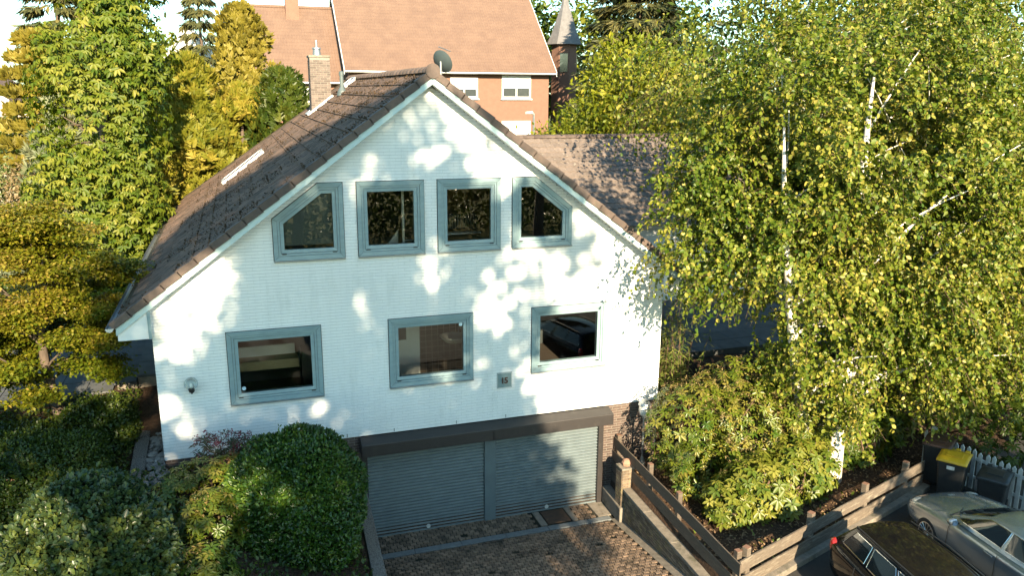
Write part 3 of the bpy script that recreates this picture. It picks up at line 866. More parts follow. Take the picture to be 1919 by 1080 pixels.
# fascias, soffit, eave boxes, gutters
for side in (-1, 1):
    pr = lambda s, y, h: Vector((HC + side * s, y, APEX - SL * s + h))
    k = MB(); k.prism([pr(0, YF, 0.0), pr(EX, YF, 0.0), pr(EX, YF, 0.21), pr(0, YF, 0.21)], (0, 0.03, 0)); k.build('fascia_board', M['fascia'], house)
    k = MB(); k.prism([pr(0, YF + 0.03, 0.02), pr(EX, YF + 0.03, 0.02), pr(EX, YF + 0.03, 0.06), pr(0, YF + 0.03, 0.06)], (0, 0.33, 0)); k.build('soffit', M['white_paint'], house)
    xw = (HX0 if side < 0 else HX1)
    bz = 5.33
    q = [(xw, bz), (HC + side * (EX - 0.02), bz), (HC + side * (EX - 0.02), APEX - SL * (EX - 0.02)), (xw, rake(xw))]
    k = MB(); k.prism([(x, YF + 0.035, z_) for x, z_ in q], (0, 16.2, 0)); k.build('eave_box', M['white_paint'], house)
    k = MB(); k.box(xw - side * 0.01 - 0.03, xw - side * 0.01 + 0.03, YF + 0.01, YF + 0.034, bz, rake(xw) + 0.0); k.build('corner_strip', M['frame'], house)
    gx, gz = HC + side * (EX + 0.10), RZ - LV * sa - 0.09
    k = MB(); n = 8
    for yy in (YF - 0.06, 16.3):
        k.v += [(gx + 0.075 * math.cos(math.pi + math.pi * i / n), yy, gz + 0.075 * math.sin(math.pi + math.pi * i / n)) for i in range(n + 1)]
        k.v += [(gx + 0.066 * math.cos(math.pi + math.pi * i / n), yy, gz + 0.066 * math.sin(math.pi + math.pi * i / n)) for i in range(n + 1)]
    q = n + 1
    k.f += [(i, i + 1, 2 * q + i + 1, 2 * q + i) for i in range(n)] + [(q + i, q + i + 1, 3 * q + i + 1, 3 * q + i)[::-1] for i in range(n)] + [(i, i + 1, q + i + 1, q + i) for i in range(n)]
    k.f += [(0, q, 3 * q, 2 * q), (n, q + n, 3 * q + n, 2 * q + n)]
    k.m = [0] * len(k.f)
    gt = k.build('gutter', M['metal_grey'], house)
    k = MB().prism([(gx + 0.075 * math.cos(math.pi + math.pi * i / n), YF - 0.066, gz + 0.075 * math.sin(math.pi + math.pi * i / n)) for i in range(n + 1)], (0, 0.006, 0)); k.build('end_cap', M['flash'], gt)
MB().tube([(-1.9, 1.2, 5.3), (-1.9, 1.0, 5.2), (-2.3, 0.7, 5.33)], 0.02).build('cable', M['flash'], house)
# ---- chimney with bricks as sub-parts
CX0, CX1, CY0, CY1, CZ = 2.40, 3.02, 10.1, 10.75, 11.12
ch = MB().box(CX0, CX1, CY0, CY1, 8.2, CZ - 0.02).build('chimney', M['mortar'], house)
cb = unit_brick(0.196, 0.056, 0.010, pmat('chimney_brick', (0.15, 0.115, 0.10), (0.105, 0.085, 0.078), rough=0.85, nscale=14, bump=0.4, bscale=60, obj_var=0.3))
z, r = 8.72, 0
while z < CZ - 0.09:
    for face in range(4):
        x = -0.10 if r % 2 else 0.0
        W_ = (CX1 - CX0) if face in (0, 2) else (CY1 - CY0)
        while x < W_ - 0.02:
            a, c = max(0.0, x), min(W_, x + 0.196)
            if c - a > 0.03:
                loc, rz = {0: ((CX0 + a, CY0, z), 0), 1: ((CX1, CY0 + a, z), math.pi / 2), 2: ((CX1 - a, CY1, z), math.pi), 3: ((CX0, CY1 - a, z), -math.pi / 2)}[face]
                ob = bpy.data.objects.new('brick', cb); COL.objects.link(ob); ob.parent = ch
                ob.location = (loc[0] - HC, loc[1], loc[2]); ob.rotation_euler = (0, 0, rz); ob.scale = ((c - a) / 0.196, 1, 1)
            x += 0.208
    z += 0.068; r += 1
MB().box(CX0 - 0.03, CX1 + 0.03, CY0 - 0.03, CY1 + 0.03, CZ - 0.02, CZ + 0.05).build('cap_slab', M['concrete'], ch, bevel=0.01)
MB().lathe([(0.13, CZ + 0.05), (0.11, CZ + 0.24), (0.14, CZ + 0.24), (0.13, CZ + 0.29), (0.04, CZ + 0.30), (0.03, CZ + 0.52)], (2.66, 10.4, 0), 14).build('flue_pot', M['metal_grey'], ch)
fl = MB()
s_at = lambda x: (HC - x) / ca
for (s0, s1, y0, y1) in ((s_at(CX1) - .10, s_at(CX0) + .14, CY0 - 0.13, CY0), (s_at(CX0), s_at(CX0) + .14, CY0, CY1), (s_at(CX1) - .1, s_at(CX0) + .14, CY1, CY1 + .1)):
    fl.prism([onroof(-1, s0, y0, .09), onroof(-1, s1, y0, .09), onroof(-1, s1, y1, .09), onroof(-1, s0, y1, .09)], Vector((-sa, 0, ca)) * -0.07)
fl.build('flashing', M['flash'], ch)
# vent pipe
q = onroof(-1, s_at(3.22), 8.9, 0.0)
MB().lathe([(0.16, -0.04), (0.13, 0.10), (0.07, 0.2), (0.06, 0.22), (0.06, 0.55), (0.075, 0.55), (0.075, 0.66), (0.03, 0.69)], (q.x, q.y, q.z), 14).build('vent_pipe', pmat('teal_grey_vent', (0.10, 0.13, 0.135), (0.08, 0.105, 0.11), rough=0.5, nscale=8), house, smooth=False)
# roof windows
for (s0, s1, y0) in ((s_at(0.85), s_at(-0.42), 9.55), (s_at(3.86), s_at(3.45), 9.7)):
    e = bpy.data.objects.new('roof_window', None); link(e, house)
    pp = lambda s, y, h: onroof(-1, s, y, h)
    up_ = Vector((-sa, 0, ca))
    for (a0, a1, b0, b1) in ((s0, s1, y0, y0 + .09), (s0, s1, y0 + .85, y0 + .94), (s0, s0 + .09, y0 + .09, y0 + .85), (s1 - .09, s1, y0 + .09, y0 + .85)):
        MB().prism([pp(a0, b0, .10), pp(a1, b0, .10), pp(a1, b1, .10), pp(a0, b1, .10)], up_ * -0.10).build('frame', M['flash'], e)
    MB().prism([pp(s0 + .09, y0 + .09, .08), pp(s1 - .09, y0 + .09, .08), pp(s1 - .09, y0 + .85, .08), pp(s0 + .09, y0 + .85, .08)], up_ * -0.02).build('pane', M['dark'], e)

# ---- things fixed to the house
sd_ = thing('satellite_dish', 'grey satellite dish standing behind the ridge of the white house', 'satellite dish', (4.55, 1.6, 10.0))
k = MB(); prof = [(0.0, 0.0)] + [(0.27 * i / 6, 0.075 * (i / 6) ** 2) for i in range(1, 7)]
R_ = Matrix.Translation((4.55, 1.6, 10.72)) @ Matrix.Rotation(rad(35), 4, 'Z') @ Matrix.Rotation(rad(66), 4, 'Y')
for r_, h in prof: k.v += [tuple(R_ @ Vector((r_ * math.cos(2 * math.pi * i / 20), r_ * math.sin(2 * math.pi * i / 20), h))) for i in range(20)]
k.f = [(a * 20 + i, a * 20 + (i + 1) % 20, (a + 1) * 20 + (i + 1) % 20, (a + 1) * 20 + i) for a in range(6) for i in range(20)]; k.m = [0] * len(k.f)
dishm = pmat('grey_dish', (0.065, 0.085, 0.09), (0.05, 0.07, 0.075), rough=0.5, nscale=3)
k.build('dish', dishm, sd_, smooth=True)
MB().tube([(4.55, 1.6, 9.75), (4.55, 1.6, 10.75)], 0.025).build('mast', M['metal_grey'], sd_)
MB().tube([R_ @ Vector((-0.34, 0, 0.08)), R_ @ Vector((-0.1, 0, 0.42))], 0.012).build('feed_arm', M['metal_grey'], sd_)
np_ = thing('house_number_plate', 'small blue grey house number plate reading 15 on the white wall', 'sign', (5.6, -0.01, 3.35))
PX0, PX1, PZ0, PZ1 = 5.39, 5.755, 3.35, 3.73
MB().box(PX0, PX1, -0.02, -0.004, PZ0, PZ1).build('plate', pmat('blue_grey_plate', (0.17, 0.25, 0.27), (0.14, 0.21, 0.23), rough=0.5, nscale=10), np_)
for (a, b2, c, d) in ((PX0 + .012, PX1 - .012, PZ0 + .010, PZ0 + .018), (PX0 + .012, PX1 - .012, PZ1 - .018, PZ1 - .010), (PX0 + .010, PX0 + .018, PZ0 + .012, PZ1 - .012), (PX1 - .018, PX1 - .010, PZ0 + .012, PZ1 - .012)):
    MB().box(a, b2, -0.024, -0.018, c, d).build('border_line', M['flash'], np_)
digm = pmat('brown_number', (0.045, 0.022, 0.018), (0.06, 0.03, 0.024), rough=0.6, nscale=20)
for ch_, xx in (('1', 5.475), ('5', 5.56)):
    cu = bpy.data.curves.new('digit', 'FONT'); cu.body = ch_; cu.size = 0.20; cu.extrude = 0.008; cu.offset = 0.006
    to = bpy.data.objects.new('tmp', cu); COL.objects.link(to)
    dg = bpy.context.evaluated_depsgraph_get(); me = bpy.data.meshes.new_from_object(to.evaluated_get(dg)); bpy.data.objects.remove(to)
    me.materials.clear(); me.materials.append(digm)
    ob = bpy.data.objects.new('digit', me); link(ob, np_); ob.location = (xx - 5.6, -0.02, 0.12); ob.rotation_euler = (math.pi / 2, 0, 0)
wl = thing('globe_wall_lamp', 'clear globe lamp on the white wall left of the lower windows', 'wall lamp', (-1.19, 0, 4.05))
MB().lathe([(0.05, 0.0), (0.05, -0.02), (0.03, -0.03)][::-1], (-1.19, 0, 4.06), 14, 'y').build('wall_plate', M['dark'], wl)
MB().tube([(-1.19, -0.02, 4.06), (-1.19, -0.14, 4.05), (-1.19, -0.15, 4.10)], 0.02).build('bracket', M['dark'], wl)
MB().lathe([(0.05, 4.08), (0.06, 4.12), (0.06, 4.15)], (-1.19, -0.15, 0), 14).build('holder', M['dark'], wl)
MB().lathe([(0.135 * math.sin(math.pi * i / 12) + 1e-4, 4.26 - 0.135 * math.cos(math.pi * i / 12)) for i in range(13)], (-1.19, -0.15, 0), 20, cap=False).build('globe', M['lamp_glass'], wl, smooth=True)
MB().lathe([(0.001, 4.15), (0.03, 4.17), (0.035, 4.24), (0.001, 4.28)], (-1.19, -0.15, 0), 12, cap=False).build('bulb', pmat('frosted_bulb', (0.75, 0.75, 0.72), rough=0.3), wl, smooth=True)
# ================================================================== ANNEX BEHIND, RIGHT
an = thing('annex_building', 'low white annex with grey brown tiled roof behind the white house', 'building', (14, 9, 2.6))
AX0, AX1, AYE, AZE, AYR, AZR = 9.2, 19.0, 8.0, 5.72, 13.0, 8.32
MB().box(AX0, AX1 - 0.3, AYE + 0.45, 17.2, 2.0, AZE - 0.1).build('wall', M['white_paint'], an)
m = MB(); m.prism([(AX0, AYE, AZE), (AX0, AYR, AZR), (AX0, 18, AZE)], (AX1 - AX0, 0, 0)); m.build('roof_deck', M['roof_felt'], an)
asl = math.hypot(AYR - AYE, AZR - AZE); ay, az = (AYE - AYR) / asl, (AZE - AZR) / asl
AE, AW = 0.345, 0.30
amb = MB(); n = 8
for l_, h_ in ((0.0, 0.0), (AE + 0.05, 0.024), (AE + 0.05, 0.0)):
    amb.v += [((AW + 0.01) * i / n, l_, h_ + 0.032 * (0.5 - 0.5 * math.cos(2 * math.pi * i / n))) for i in range(n + 1)]
k = n + 1
amb.f = [(i, i + 1, k + i + 1, k + i)[::-1] for i in range(n)] + [(k + i, k + i + 1, 2 * k + i + 1, 2 * k + i)[::-1] for i in range(n)]
amb.m = [0] * len(amb.f)
ame = amb.mesh('roof_tile', M['annex_tile'])
dn = Vector((0, ay, az)); out = Vector((0, az, -ay)); out = -out if out.z < 0 else out
ax = dn.cross(out)
B3 = Matrix((ax, dn, out)).transposed().to_4x4()
sg = ax.x
todo = []
for i in range(int(asl / AE) + 1):
    for j in range(int((AX1 - AX0) / AW)):
        todo.append((AX0 + j * AW, i))
todo.sort()
far = MB(); fv = []; c = 0
for (x, i) in todo:
    mt = B3.copy(); mt.translation = Vector((x + (AW if sg < 0 else 0), AYR, AZR)) + dn * (i * AE) + out * (0.02 + random.uniform(-.003, .004))
    if x > 9.9 and c < 300:
        ob = bpy.data.objects.new('roof_tile', ame); COL.objects.link(ob); ob.parent = an
        ob.matrix_local = Matrix.Translation((-14, -9, -2.6)) @ mt; c += 1
    else:
        far.add([mt @ Vector(p) for p in amb.v], amb.f); fv += [random.random()] * len(amb.v)
o = far.build('roof_tiles_beyond', M['annex_tile'], an); o['kind'] = 'stuff'
a = o.data.attributes.new('v', 'FLOAT', 'POINT'); a.data.foreach_set('value', fv)
for i in range(22):
    inst('ridge_tile', rme, (AX0 + i * 0.44 - 14, AYR - 9, AZR + 0.02 - 2.6), an, (0, 0, -math.pi / 2))
MB().box(AX0, AX1, AYE + 0.02, AYE + 0.05, AZE - 0.24, AZE - 0.03).build('fascia_board', M['white_paint'], an)
MB().box(AX0, AX1, AYE + 0.05, AYE + 0.45, AZE - 0.24, AZE - 0.2).build('soffit', M['white_paint'], an)
k = MB(); n = 8
for xx in (AX0, AX1):
    k.v += [(xx, AYE - 0.07 + 0.075 * math.cos(math.pi + math.pi * i / n), AZE - 0.02 + 0.075 * math.sin(math.pi + math.pi * i / n)) for i in range(n + 1)]
k.f = [(i, i + 1, n + 2 + i, n + 1 + i) for i in range(n)]; k.m = [0] * n
k.build('gutter', M['metal_grey'], an)

# ================================================================== DRIVEWAY WALLS
wl_ = thing('left_drive_wall', 'pebbledash concrete wall along the left edge of the driveway', 'wall', (2.2, -3, 0))
for i in range(4):
    y0, y1 = 0.0 - i * 1.9, -1.89 - i * 1.9
    q = [(skew(2.02, y0), y0), (skew(2.27, y0), y0), (skew(2.27, y1), y1), (skew(2.02, y1), y1)]
    MB().prism([(x, y, -0.4) for x, y in q], (0, 0, 1.78)).build('wall_section', M['aggregate'], wl_, bevel=0.012)
wr = thing('brick_retaining_wall', 'low weathered brick wall with concrete coping right of the driveway', 'wall', (8.4, -3, 0))
WI, WO, WT = 8.27, 8.52, 0.90
y0, y1 = -1.0, -7.6
q = [(skew(WI + .012, y0), y0), (skew(WO, y0), y0), (skew(WO, y1), y1), (skew(WI + .012, y1), y1)]
MB().prism([(x, y, -0.3) for x, y in q], (0, 0, 0.3 + WT - 0.08)).build('core', M['mortar'], wr)
for i in range(5):
    a, c = y0 + 0.03 - i * 1.33, y0 + 0.03 - (i + 1) * 1.33 + 0.008
    q = [(skew(WI - .035, a), a), (skew(WO + .03, a), a), (skew(WO + .03, c), c), (skew(WI - .035, c), c)]
    MB().prism([(x, y, WT - 0.08) for x, y in q], (0, 0, 0.08)).build('coping', M['concrete'], wr, bevel=0.012)
wbk = unit_brick(0.205, 0.056, 0.014, M['yellow_brick'])
wrest = MB(); nn = 0
z, r = 0.0, 0
cand = []
while z < WT - 0.14:
    y = y0 - (0.0 if r % 2 else -0.0)
    x = 0.10 if r % 2 else 0.0
    while x < (y0 - y1) - 0.2:
        yy = y0 - x - 0.005
        if z + 0.056 > drive_z(yy) - 0.05: cand.append((yy, z))
        x += 0.217
    z += 0.068; r += 1
cand.sort(key=lambda t: -t[0])
for yy, z in cand:
    rz = -math.pi / 2 - math.atan(SK) * 0
    if nn < 300:
        ob = inst('brick', wbk, (skew(WI + .012, yy) - 8.4, yy + 3, z), wr, (0, 0, -math.pi / 2 + math.atan(SK) * -1)); nn += 1
    else:
        wrest.box(skew(WI, yy), skew(WI, yy) + .012, yy - 0.205, yy, z, z + 0.056)
if wrest.v:
    o = wrest.build('bricks_beyond', M['yellow_brick'], wr); o['kind'] = 'stuff'
pl = MB().box(8.17, 8.47, -1.12, -0.80, -0.2, 1.36).build('pillar', M['mortar'], wr)
pbk = unit_brick(0.15, 0.056, 0.012, M['yellow_brick'])
for j in range(20):
    zz = 0.02 + j * 0.067
    for side in range(4):
        for h in range(2):
            if side in (0, 2):
                loc = (8.17 + h * 0.152, -1.12, zz) if side == 0 else (8.47 - h * 0.152, -0.80, zz)
            else:
                loc = (8.17, -0.80 - h * 0.162, zz) if side == 3 else (8.47, -1.12 + h * 0.162, zz)
            inst('brick', pbk, (loc[0] - 8.4, loc[1] + 3, loc[2]), pl, (0, 0, {0: 0, 1: math.pi / 2, 2: math.pi, 3: -math.pi / 2}[side]))
MB().box(8.15, 8.49, -1.14, -0.78, 1.36, 1.40).build('pillar_cap', M['concrete'], pl, bevel=0.01)
k = MB(); k.lathe([(0.10, 1.40), (0.115, 1.47), (0.07, 1.55), (0.01, 1.57)], (8.35, -0.94, 0), 7)
tag(k.build('terracotta_stone', pmat('terracotta', (0.36, 0.20, 0.14), (0.28, 0.16, 0.11), rough=0.9, nscale=12)), 'reddish rough stone lying on the brick pillar cap', 'stone')
# sloping concrete footing beside the right jamb
q = [(8.18, 0.02, 0.0), (8.42, 0.02, 0.0), (8.34, -1.2, 0.0), (8.10, -1.2, 0.0)]
tag(MB().prism(q, (0, 0, 0.42)).build('concrete_footing', M['concrete'], bevel=0.03), 'concrete footing block between garage jamb and brick pillar', 'footing')

# ================================================================== FENCES
def board(parent, a, c, z0, z1, t=0.028, mat='wood', wob=0.012, zb=None):
    """plank from a to c (2-D), zb: extra height at the far end"""
    a, c = Vector(a), Vector(c); d = (c - a).normalized(); n = Vector((d.y, -d.x)) * t
    n_ = 6; k = MB(); ph = random.random() * 6
    for i in range(n_ + 1):
        p = a + (c - a) * i / n_
        w = wob * math.sin(ph + i * 1.1) * 0.5
        for q in (p, p + n):
            k.v += [(q.x, q.y, z0 + w), (q.x, q.y, z1 + w * 0.6)]
    for i in range(n_):
        b = i * 4
        k.f += [(b, b + 4, b + 5, b + 1)[::-1], (b + 2, b + 3, b + 7, b + 6)[::-1], (b + 1, b + 5, b + 7, b + 3)[::-1], (b, b + 2, b + 6, b + 4)[::-1]]
    k.f += [(0, 1, 3, 2), (n_ * 4, n_ * 4 + 2, n_ * 4 + 3, n_ * 4 + 1)]
    k.m = [0] * len(k.f)
    return k.build('board', M[mat], parent)
def post(parent, x, y, z0, z1, s=0.055, rot=0.0, mat='wood_dark'):
    k = MB(); Mx = Matrix.Translation((x, y, 0)) @ Matrix.Rotation(rot, 4, 'Z')
    k.box(-s, s, -s, s, z0, z1, Mx)
    p = k.build('post', M[mat], parent, bevel=0.01)
    MB().box(-s * .96, s * .96, -s * .96, s * .96, z1, z1 + 0.006, Mx).build('post_end', M['post_end'], p)
    return p
f1 = thing('driveway_fence', 'dark plank fence running along the brick wall beside the driveway', 'fence', (8.45, -3, 0.9))
X = lambda y, d=0.0: (skew(8.49, y) + d, y)
YB = [0.0, -1.3, -3.6, -5.86]
for i in range(3):
    board(f1, X(YB[i] - 0.004), X(YB[i + 1] + 0.004), 1.46, 1.72, mat='wood_dark')
    if i > 0: board(f1, X(YB[i] + (0.45 if i == 1 else -0.004)), X(YB[i + 1] + 0.004), 1.08, 1.33, mat='wood_dark')
for z in (0.50, 0.80, 1.12):
    board(f1, X(0.0, -0.02), X(-0.86, -0.02), z, z + 0.25, mat='wood_dark')
for yy in (-0.10, -1.9, -3.3, -5.62):
    post(f1, skew(8.49, yy) + 0.065, yy, 0.7, 1.86 if yy < -1 else 1.8, rot=0.05)
f2 = thing('parking_fence', 'weathered two plank fence between planting bed and parked cars', 'fence', (11.5, -4.6, 1.0))
seg = [0.02, 2.35, 4.55, 6.95]
for i in range(3):
    a, c = F2A + d2 * (seg[i] + .004), F2A + d2 * (seg[i + 1] - .004)
    board(f2, a, c, 1.49, 1.74, 0.03, 'wood'); board(f2, a, c, 1.14, 1.39, 0.03, 'wood')
for t in (0.3, 2.4, 4.45, 6.2):
    p = F2A + d2 * t - n2 * 0.062
    post(f2, p.x, p.y, 0.85, 1.90, 0.06, math.atan2(d2.y, d2.x), 'wood')
pf = thing('picket_fence', 'flaking white picket fence behind the silver car', 'fence', (16.3, -5.0, 1.0))
PA, PB = Vector((15.75, -2.6)), Vector((16.55, -7.6)); dp = (PB - PA).normalized(); npk = Vector((dp.y, -dp.x))
ang = math.atan2(dp.y, dp.x)
L_ = (PB - PA).length; npick = int(L_ / 0.155)
pk = MB(); pk.prism([(-0.045, 0, 0), (0.045, 0, 0), (0.045, 0, 0.94), (0.0, 0, 1.0), (-0.045, 0, 0.94)], (0, 0.022, 0)); pkm = pk.mesh('picket', M['picket'])
for i in range(npick):
    p = PA + dp * (i * 0.155)
    inst('picket', pkm, (p.x - 16.3, p.y + 5.0, random.uniform(-.015, .02)), pf, (random.uniform(-.02, .02), random.uniform(-.02, .02), ang), (1, 1, 1 + random.uniform(-.03, .02)))
for zz in (1.25, 1.72):
    k = MB(); a, c = PA - npk * 0.05, PB - npk * 0.05
    k.prism([(a.x, a.y, zz), (c.x, c.y, zz), (c.x, c.y, zz + .07), (a.x, a.y, zz + .07)], (-npk.x * .03, -npk.y * .03, 0)); k.build('rail', M['picket'], pf)
for t in (0.1, 2.5, 4.8):
    p = PA + dp * t - npk * 0.12
    MB().box(-.045, .045, -.045, .045, 0.95, 2.1, Matrix.Translation((p.x, p.y, 0)) @ Matrix.Rotation(ang, 4, 'Z')).build('post', M['picket'], pf)

# ================================================================== GARDEN LAMP
gl = thing('garden_lamp', 'slim grey garden lamp post with round head beside the brick wall', 'garden lamp', (8.98, -0.55, 1.1))
MB().lathe([(0.10, 1.02), (0.095, 1.12), (0.05, 1.30), (0.028, 1.36)], (8.98, -0.55, 0), 12).build('base', M['metal_grey'], gl)
MB().lathe([(0.024, 1.34), (0.022, 2.36), (0.04, 2.38), (0.04, 2.42)], (8.98, -0.55, 0), 10).build('pole', M['metal_grey'], gl)
MB().lathe([(0.05, 2.42), (0.10, 2.46), (0.135, 2.56), (0.13, 2.66), (0.09, 2.74)], (8.98, -0.55, 0), 16).build('globe', pmat('frosted_lamp_glass', (0.55, 0.56, 0.55), (0.45, 0.46, 0.46), rough=0.25, nscale=6), gl, smooth=True)
MB().lathe([(0.155, 2.72), (0.13, 2.78), (0.05, 2.84), (0.015, 2.86)], (8.98, -0.55, 0), 16).build('cap', M['metal_grey'], gl)

# ================================================================== BINS
def wheelie(name, label, x, y, rz, lid, body, h=1.0, w=0.58, d=0.70, sticker=False):
    t = thing(name, label, 'bin', (x, y, 1.0), rz, 'bins by the picket fence')
    k = MB(); b0, b1 = 0.40, 0.5
    k.add([(-w * b0, -d * b0, 0.06), (w * b0, -d * b0, 0.06), (w * b0, d * b0, 0.06), (-w * b0, d * b0, 0.06),
           (-w * b1, -d * b1, h - .06), (w * b1, -d * b1, h - .06), (w * b1, d * b1, h - .06), (-w * b1, d * b1, h - .06)],
          [(3, 2, 1, 0), (4, 5, 6, 7), (0, 1, 5, 4), (1, 2, 6, 5), (2, 3, 7, 6), (3, 0, 4, 7)])
    k.build('body', body, t, local=True, bevel=0.04, seg=3)
    k = MB().box(-w * .53, w * .53, -d * .53, d * .53, h - .10, h - .055); k.build('rim', body, t, local=True, bevel=0.012)
    k = MB(); n = 8
    for yy, zz in ((-d * .55, 0.0), (-d * .50, 0.05), (-d * .2, 0.075), (d * .25, 0.085), (d * .52, 0.06)):
        k.v += [(-w * .54 + w * 1.08 * i / n, yy, h - .055 + zz * (0.75 + 0.25 * math.sin(math.pi * i / n))) for i in range(n + 1)]
    q = n + 1
    k.f = [(a * q + i, a * q + i + 1, (a + 1) * q + i + 1, (a + 1) * q + i) for a in range(4) for i in range(n)]; k.m = [0] * len(k.f)
    ld = k.build('lid', lid, t, local=True, smooth=True); ld.modifiers.new('s', 'SOLIDIFY').thickness = 0.02
    MB().box(-w * .3, w * .3, -d * .22, d * .2, h + .018, h + .034).build('lid_panel', lid, ld, local=True, bevel=0.008)
    for sx in (-.34, 0, .34):
        MB().box(w * sx - .05, w * sx + .05, d * .48, d * .66, h - .02, h + .015).build('hinge_lug', lid, ld, local=True, bevel=0.01)
    MB().tube([(-w * .45, d * .62, h - .06), (w * .45, d * .62, h - .06)], 0.016).build('handle', body, t, local=True)
    for sx in (-1, 1):
        MB().lathe([(0.10, -0.025), (0.10, 0.025)], (sx * w * .42, d * .42, 0.10), 16, 'x').build('wheel', M['dark'], t, local=True)
    if sticker:
        MB().box(-0.09, 0.07, -d * b1 - .006, -d * b1 + .02, h - .22, h - .14).build('label_sticker', M['picket'], t, local=True)
    return t
binbody = pmat('black_bin_plastic', (0.016, 0.018, 0.02), (0.024, 0.026, 0.028), rough=0.45, nscale=6)
yel = pmat('yellow_bin_lid', (0.62, 0.36, 0.015), (0.52, 0.30, 0.015), rough=0.45, nscale=6)
brn = pmat('brown_bin_lid', (0.075, 0.035, 0.024), (0.06, 0.03, 0.02), rough=0.5, nscale=6)
wheelie('wheelie_bin', 'black wheelie bin with bright yellow lid beside the plank fence', 15.12, -4.02, rad(-57), yel, binbody, 1.05, sticker=True)
wheelie('wheelie_bin', 'black wheelie bin with brown lid behind the yellow lidded bin', 15.42, -3.30, rad(-57), brn, binbody, 1.09)
wheelie('wheelie_bin', 'low all black bin between yellow lidded bin and picket fence', 15.58, -4.72, rad(-60), binbody, binbody, 0.86)
# ================================================================== CARS
def car(name, label, loc, rz, paint, kind, glass):
    """x forward, y left, z up; origin on the ground under the centre"""
    t = thing(name, label, 'car', loc, rz)
    # lower body: stations nose to tail: x, zb, w_mid, z_sh, z_c, w_edge
    if kind == 'wagon':
        S = [(2.27, .34, .50, .62, .64, .36), (2.20, .24, .72, .68, .72, .56), (1.95, .19, .85, .74, .82, .68), (1.40, .18, .90, .86, .94, .74), (0.85, .18, .905, .92, 1.00, .76),
             (0.0, .18, .91, .95, .97, .78), (-1.0, .18, .91, .97, .99, .78), (-1.7, .19, .89, .98, 1.0, .76), (-2.1, .22, .84, .96, .99, .70), (-2.25, .30, .76, .90, .93, .62), (-2.31, .40, .64, .78, .80, .50)]
        base = (0.98, -2.24, .80, .70); roof = (0.16, -1.86, .575, .53); rh = 1.44
    else:
        S = [(2.33, .34, .52, .58, .60, .38), (2.26, .24, .74, .66, .70, .58), (2.0, .19, .86, .73, .80, .70), (1.45, .18, .90, .84, .91, .75), (0.95, .18, .90, .89, .97, .76),
             (0.0, .18, .90, .91, .93, .78), (-0.9, .18, .90, .93, .95, .78), (-1.5, .19, .89, .95, .99, .74), (-2.0, .22, .84, .93, .98, .70), (-2.25, .28, .76, .88, .92, .62), (-2.33, .38, .64, .78, .80, .50)]
        base = (1.00, -1.72, .79, .70); roof = (0.14, -0.92, .555, .52); rh = 1.385
    k = MB(); nsec = 9
    def sec(x, zb, wm, zs, zc, we):
        return [(0, zb), (wm * .80, zb), (wm * .965, zb + .10), (wm, zb + .28), (wm * .995, zs - .16), (wm * .965, zs - .05), (we + .03, zs + .0), (we * .55, zc - .012), (0, zc)]
    for s_ in S:
        h = sec(*s_)
        k.v += [(s_[0], y, z) for y, z in h] + [(s_[0], -y, z) for y, z in h[-2:0:-1]]
    ring_n = 2 * nsec - 2
    for i in range(len(S) - 1):
        for j in range(ring_n):
            j2 = (j + 1) % ring_n
            k.f.append((i * ring_n + j, i * ring_n + j2, (i + 1) * ring_n + j2, (i + 1) * ring_n + j))
    k.f.append(tuple(range(ring_n - 1, -1, -1))); k.f.append(tuple((len(S) - 1) * ring_n + j for j in range(ring_n)))
    k.m = [0] * len(k.f)
    tmp = k.build('tmp_body', paint, None)
    bm = bmesh.new(); bm.from_mesh(tmp.data); bmesh.ops.recalc_face_normals(bm, faces=bm.faces); bm.to_mesh(tmp.data); bm.free()
    sb_ = tmp.modifiers.new('s', 'SUBSURF'); sb_.levels = 2; sb_.render_levels = 2
    WX, WR = (1.38, -1.36), 0.315
    cut = MB()
    for wx in WX:
        for sy in (-1, 1):
            cut.lathe([(0.372, -0.24), (0.372, 0.24)], (wx, sy * 0.84, 0.315), 28, 'y')
    co = cut.build('tmp_cut', M['dark'], None)
    bo = tmp.modifiers.new('b', 'BOOLEAN'); bo.operation = 'DIFFERENCE'; bo.object = co; bo.solver = 'EXACT'
    dg = bpy.context.evaluated_depsgraph_get()
    me = bpy.data.meshes.new_from_object(tmp.evaluated_get(dg))
    bpy.data.objects.remove(tmp); bpy.data.objects.remove(co)
    me.materials.clear(); me.materials.append(paint); me.polygons.foreach_set('material_index', [0] * len(me.polygons))
    me.name = 'body'
    me.polygons.foreach_set('use_smooth', [True] * len(me.polygons))
    try: me.set_sharp_from_angle(angle=rad(38))
    except Exception: pass
    body = bpy.data.objects.new('body', me); link(body, t)
    # dark wheel wells
    k = MB()
    for wx in WX:
        for sy in (-1, 1): k.lathe([(0.378, -0.12), (0.378, 0.10)], (wx, sy * 0.70, 0.315), 24, 'y', cap=True)
    k.build('wheel_well', M['dark'], t, local=True)
    # cabin: bottom and top outline, roof crowned
    bx0, bx1, bwf, bwr = base[0], base[1], base[2], base[3]
    tx0, tx1, twf, twr = roof
    zb0 = 0.90
    nx, ny = 10, 8
    G = {}
    k = MB()
    def topz(u, v): return rh - 0.045 * (abs(v) ** 2.2) - 0.05 * (2 * u - 0.9) ** 2 * (1 if u < .45 else 0.7)
    roofv = []
    for i in range(nx + 1):
        u = i / nx; x = tx0 + (tx1 - tx0) * u; w = twf + (twr - twf) * u
        w *= 1 + 0.05 * math.sin(math.pi * u)
        for j in range(ny + 1):
            v = 2 * j / ny - 1
            xx = x + (0.06 * (1 - v * v) if i == 0 else (-0.05 * (1 - v * v) if i == nx else 0))
            roofv.append((xx, v * w, topz(u, v)))
    k.v = list(roofv)
    q = ny + 1
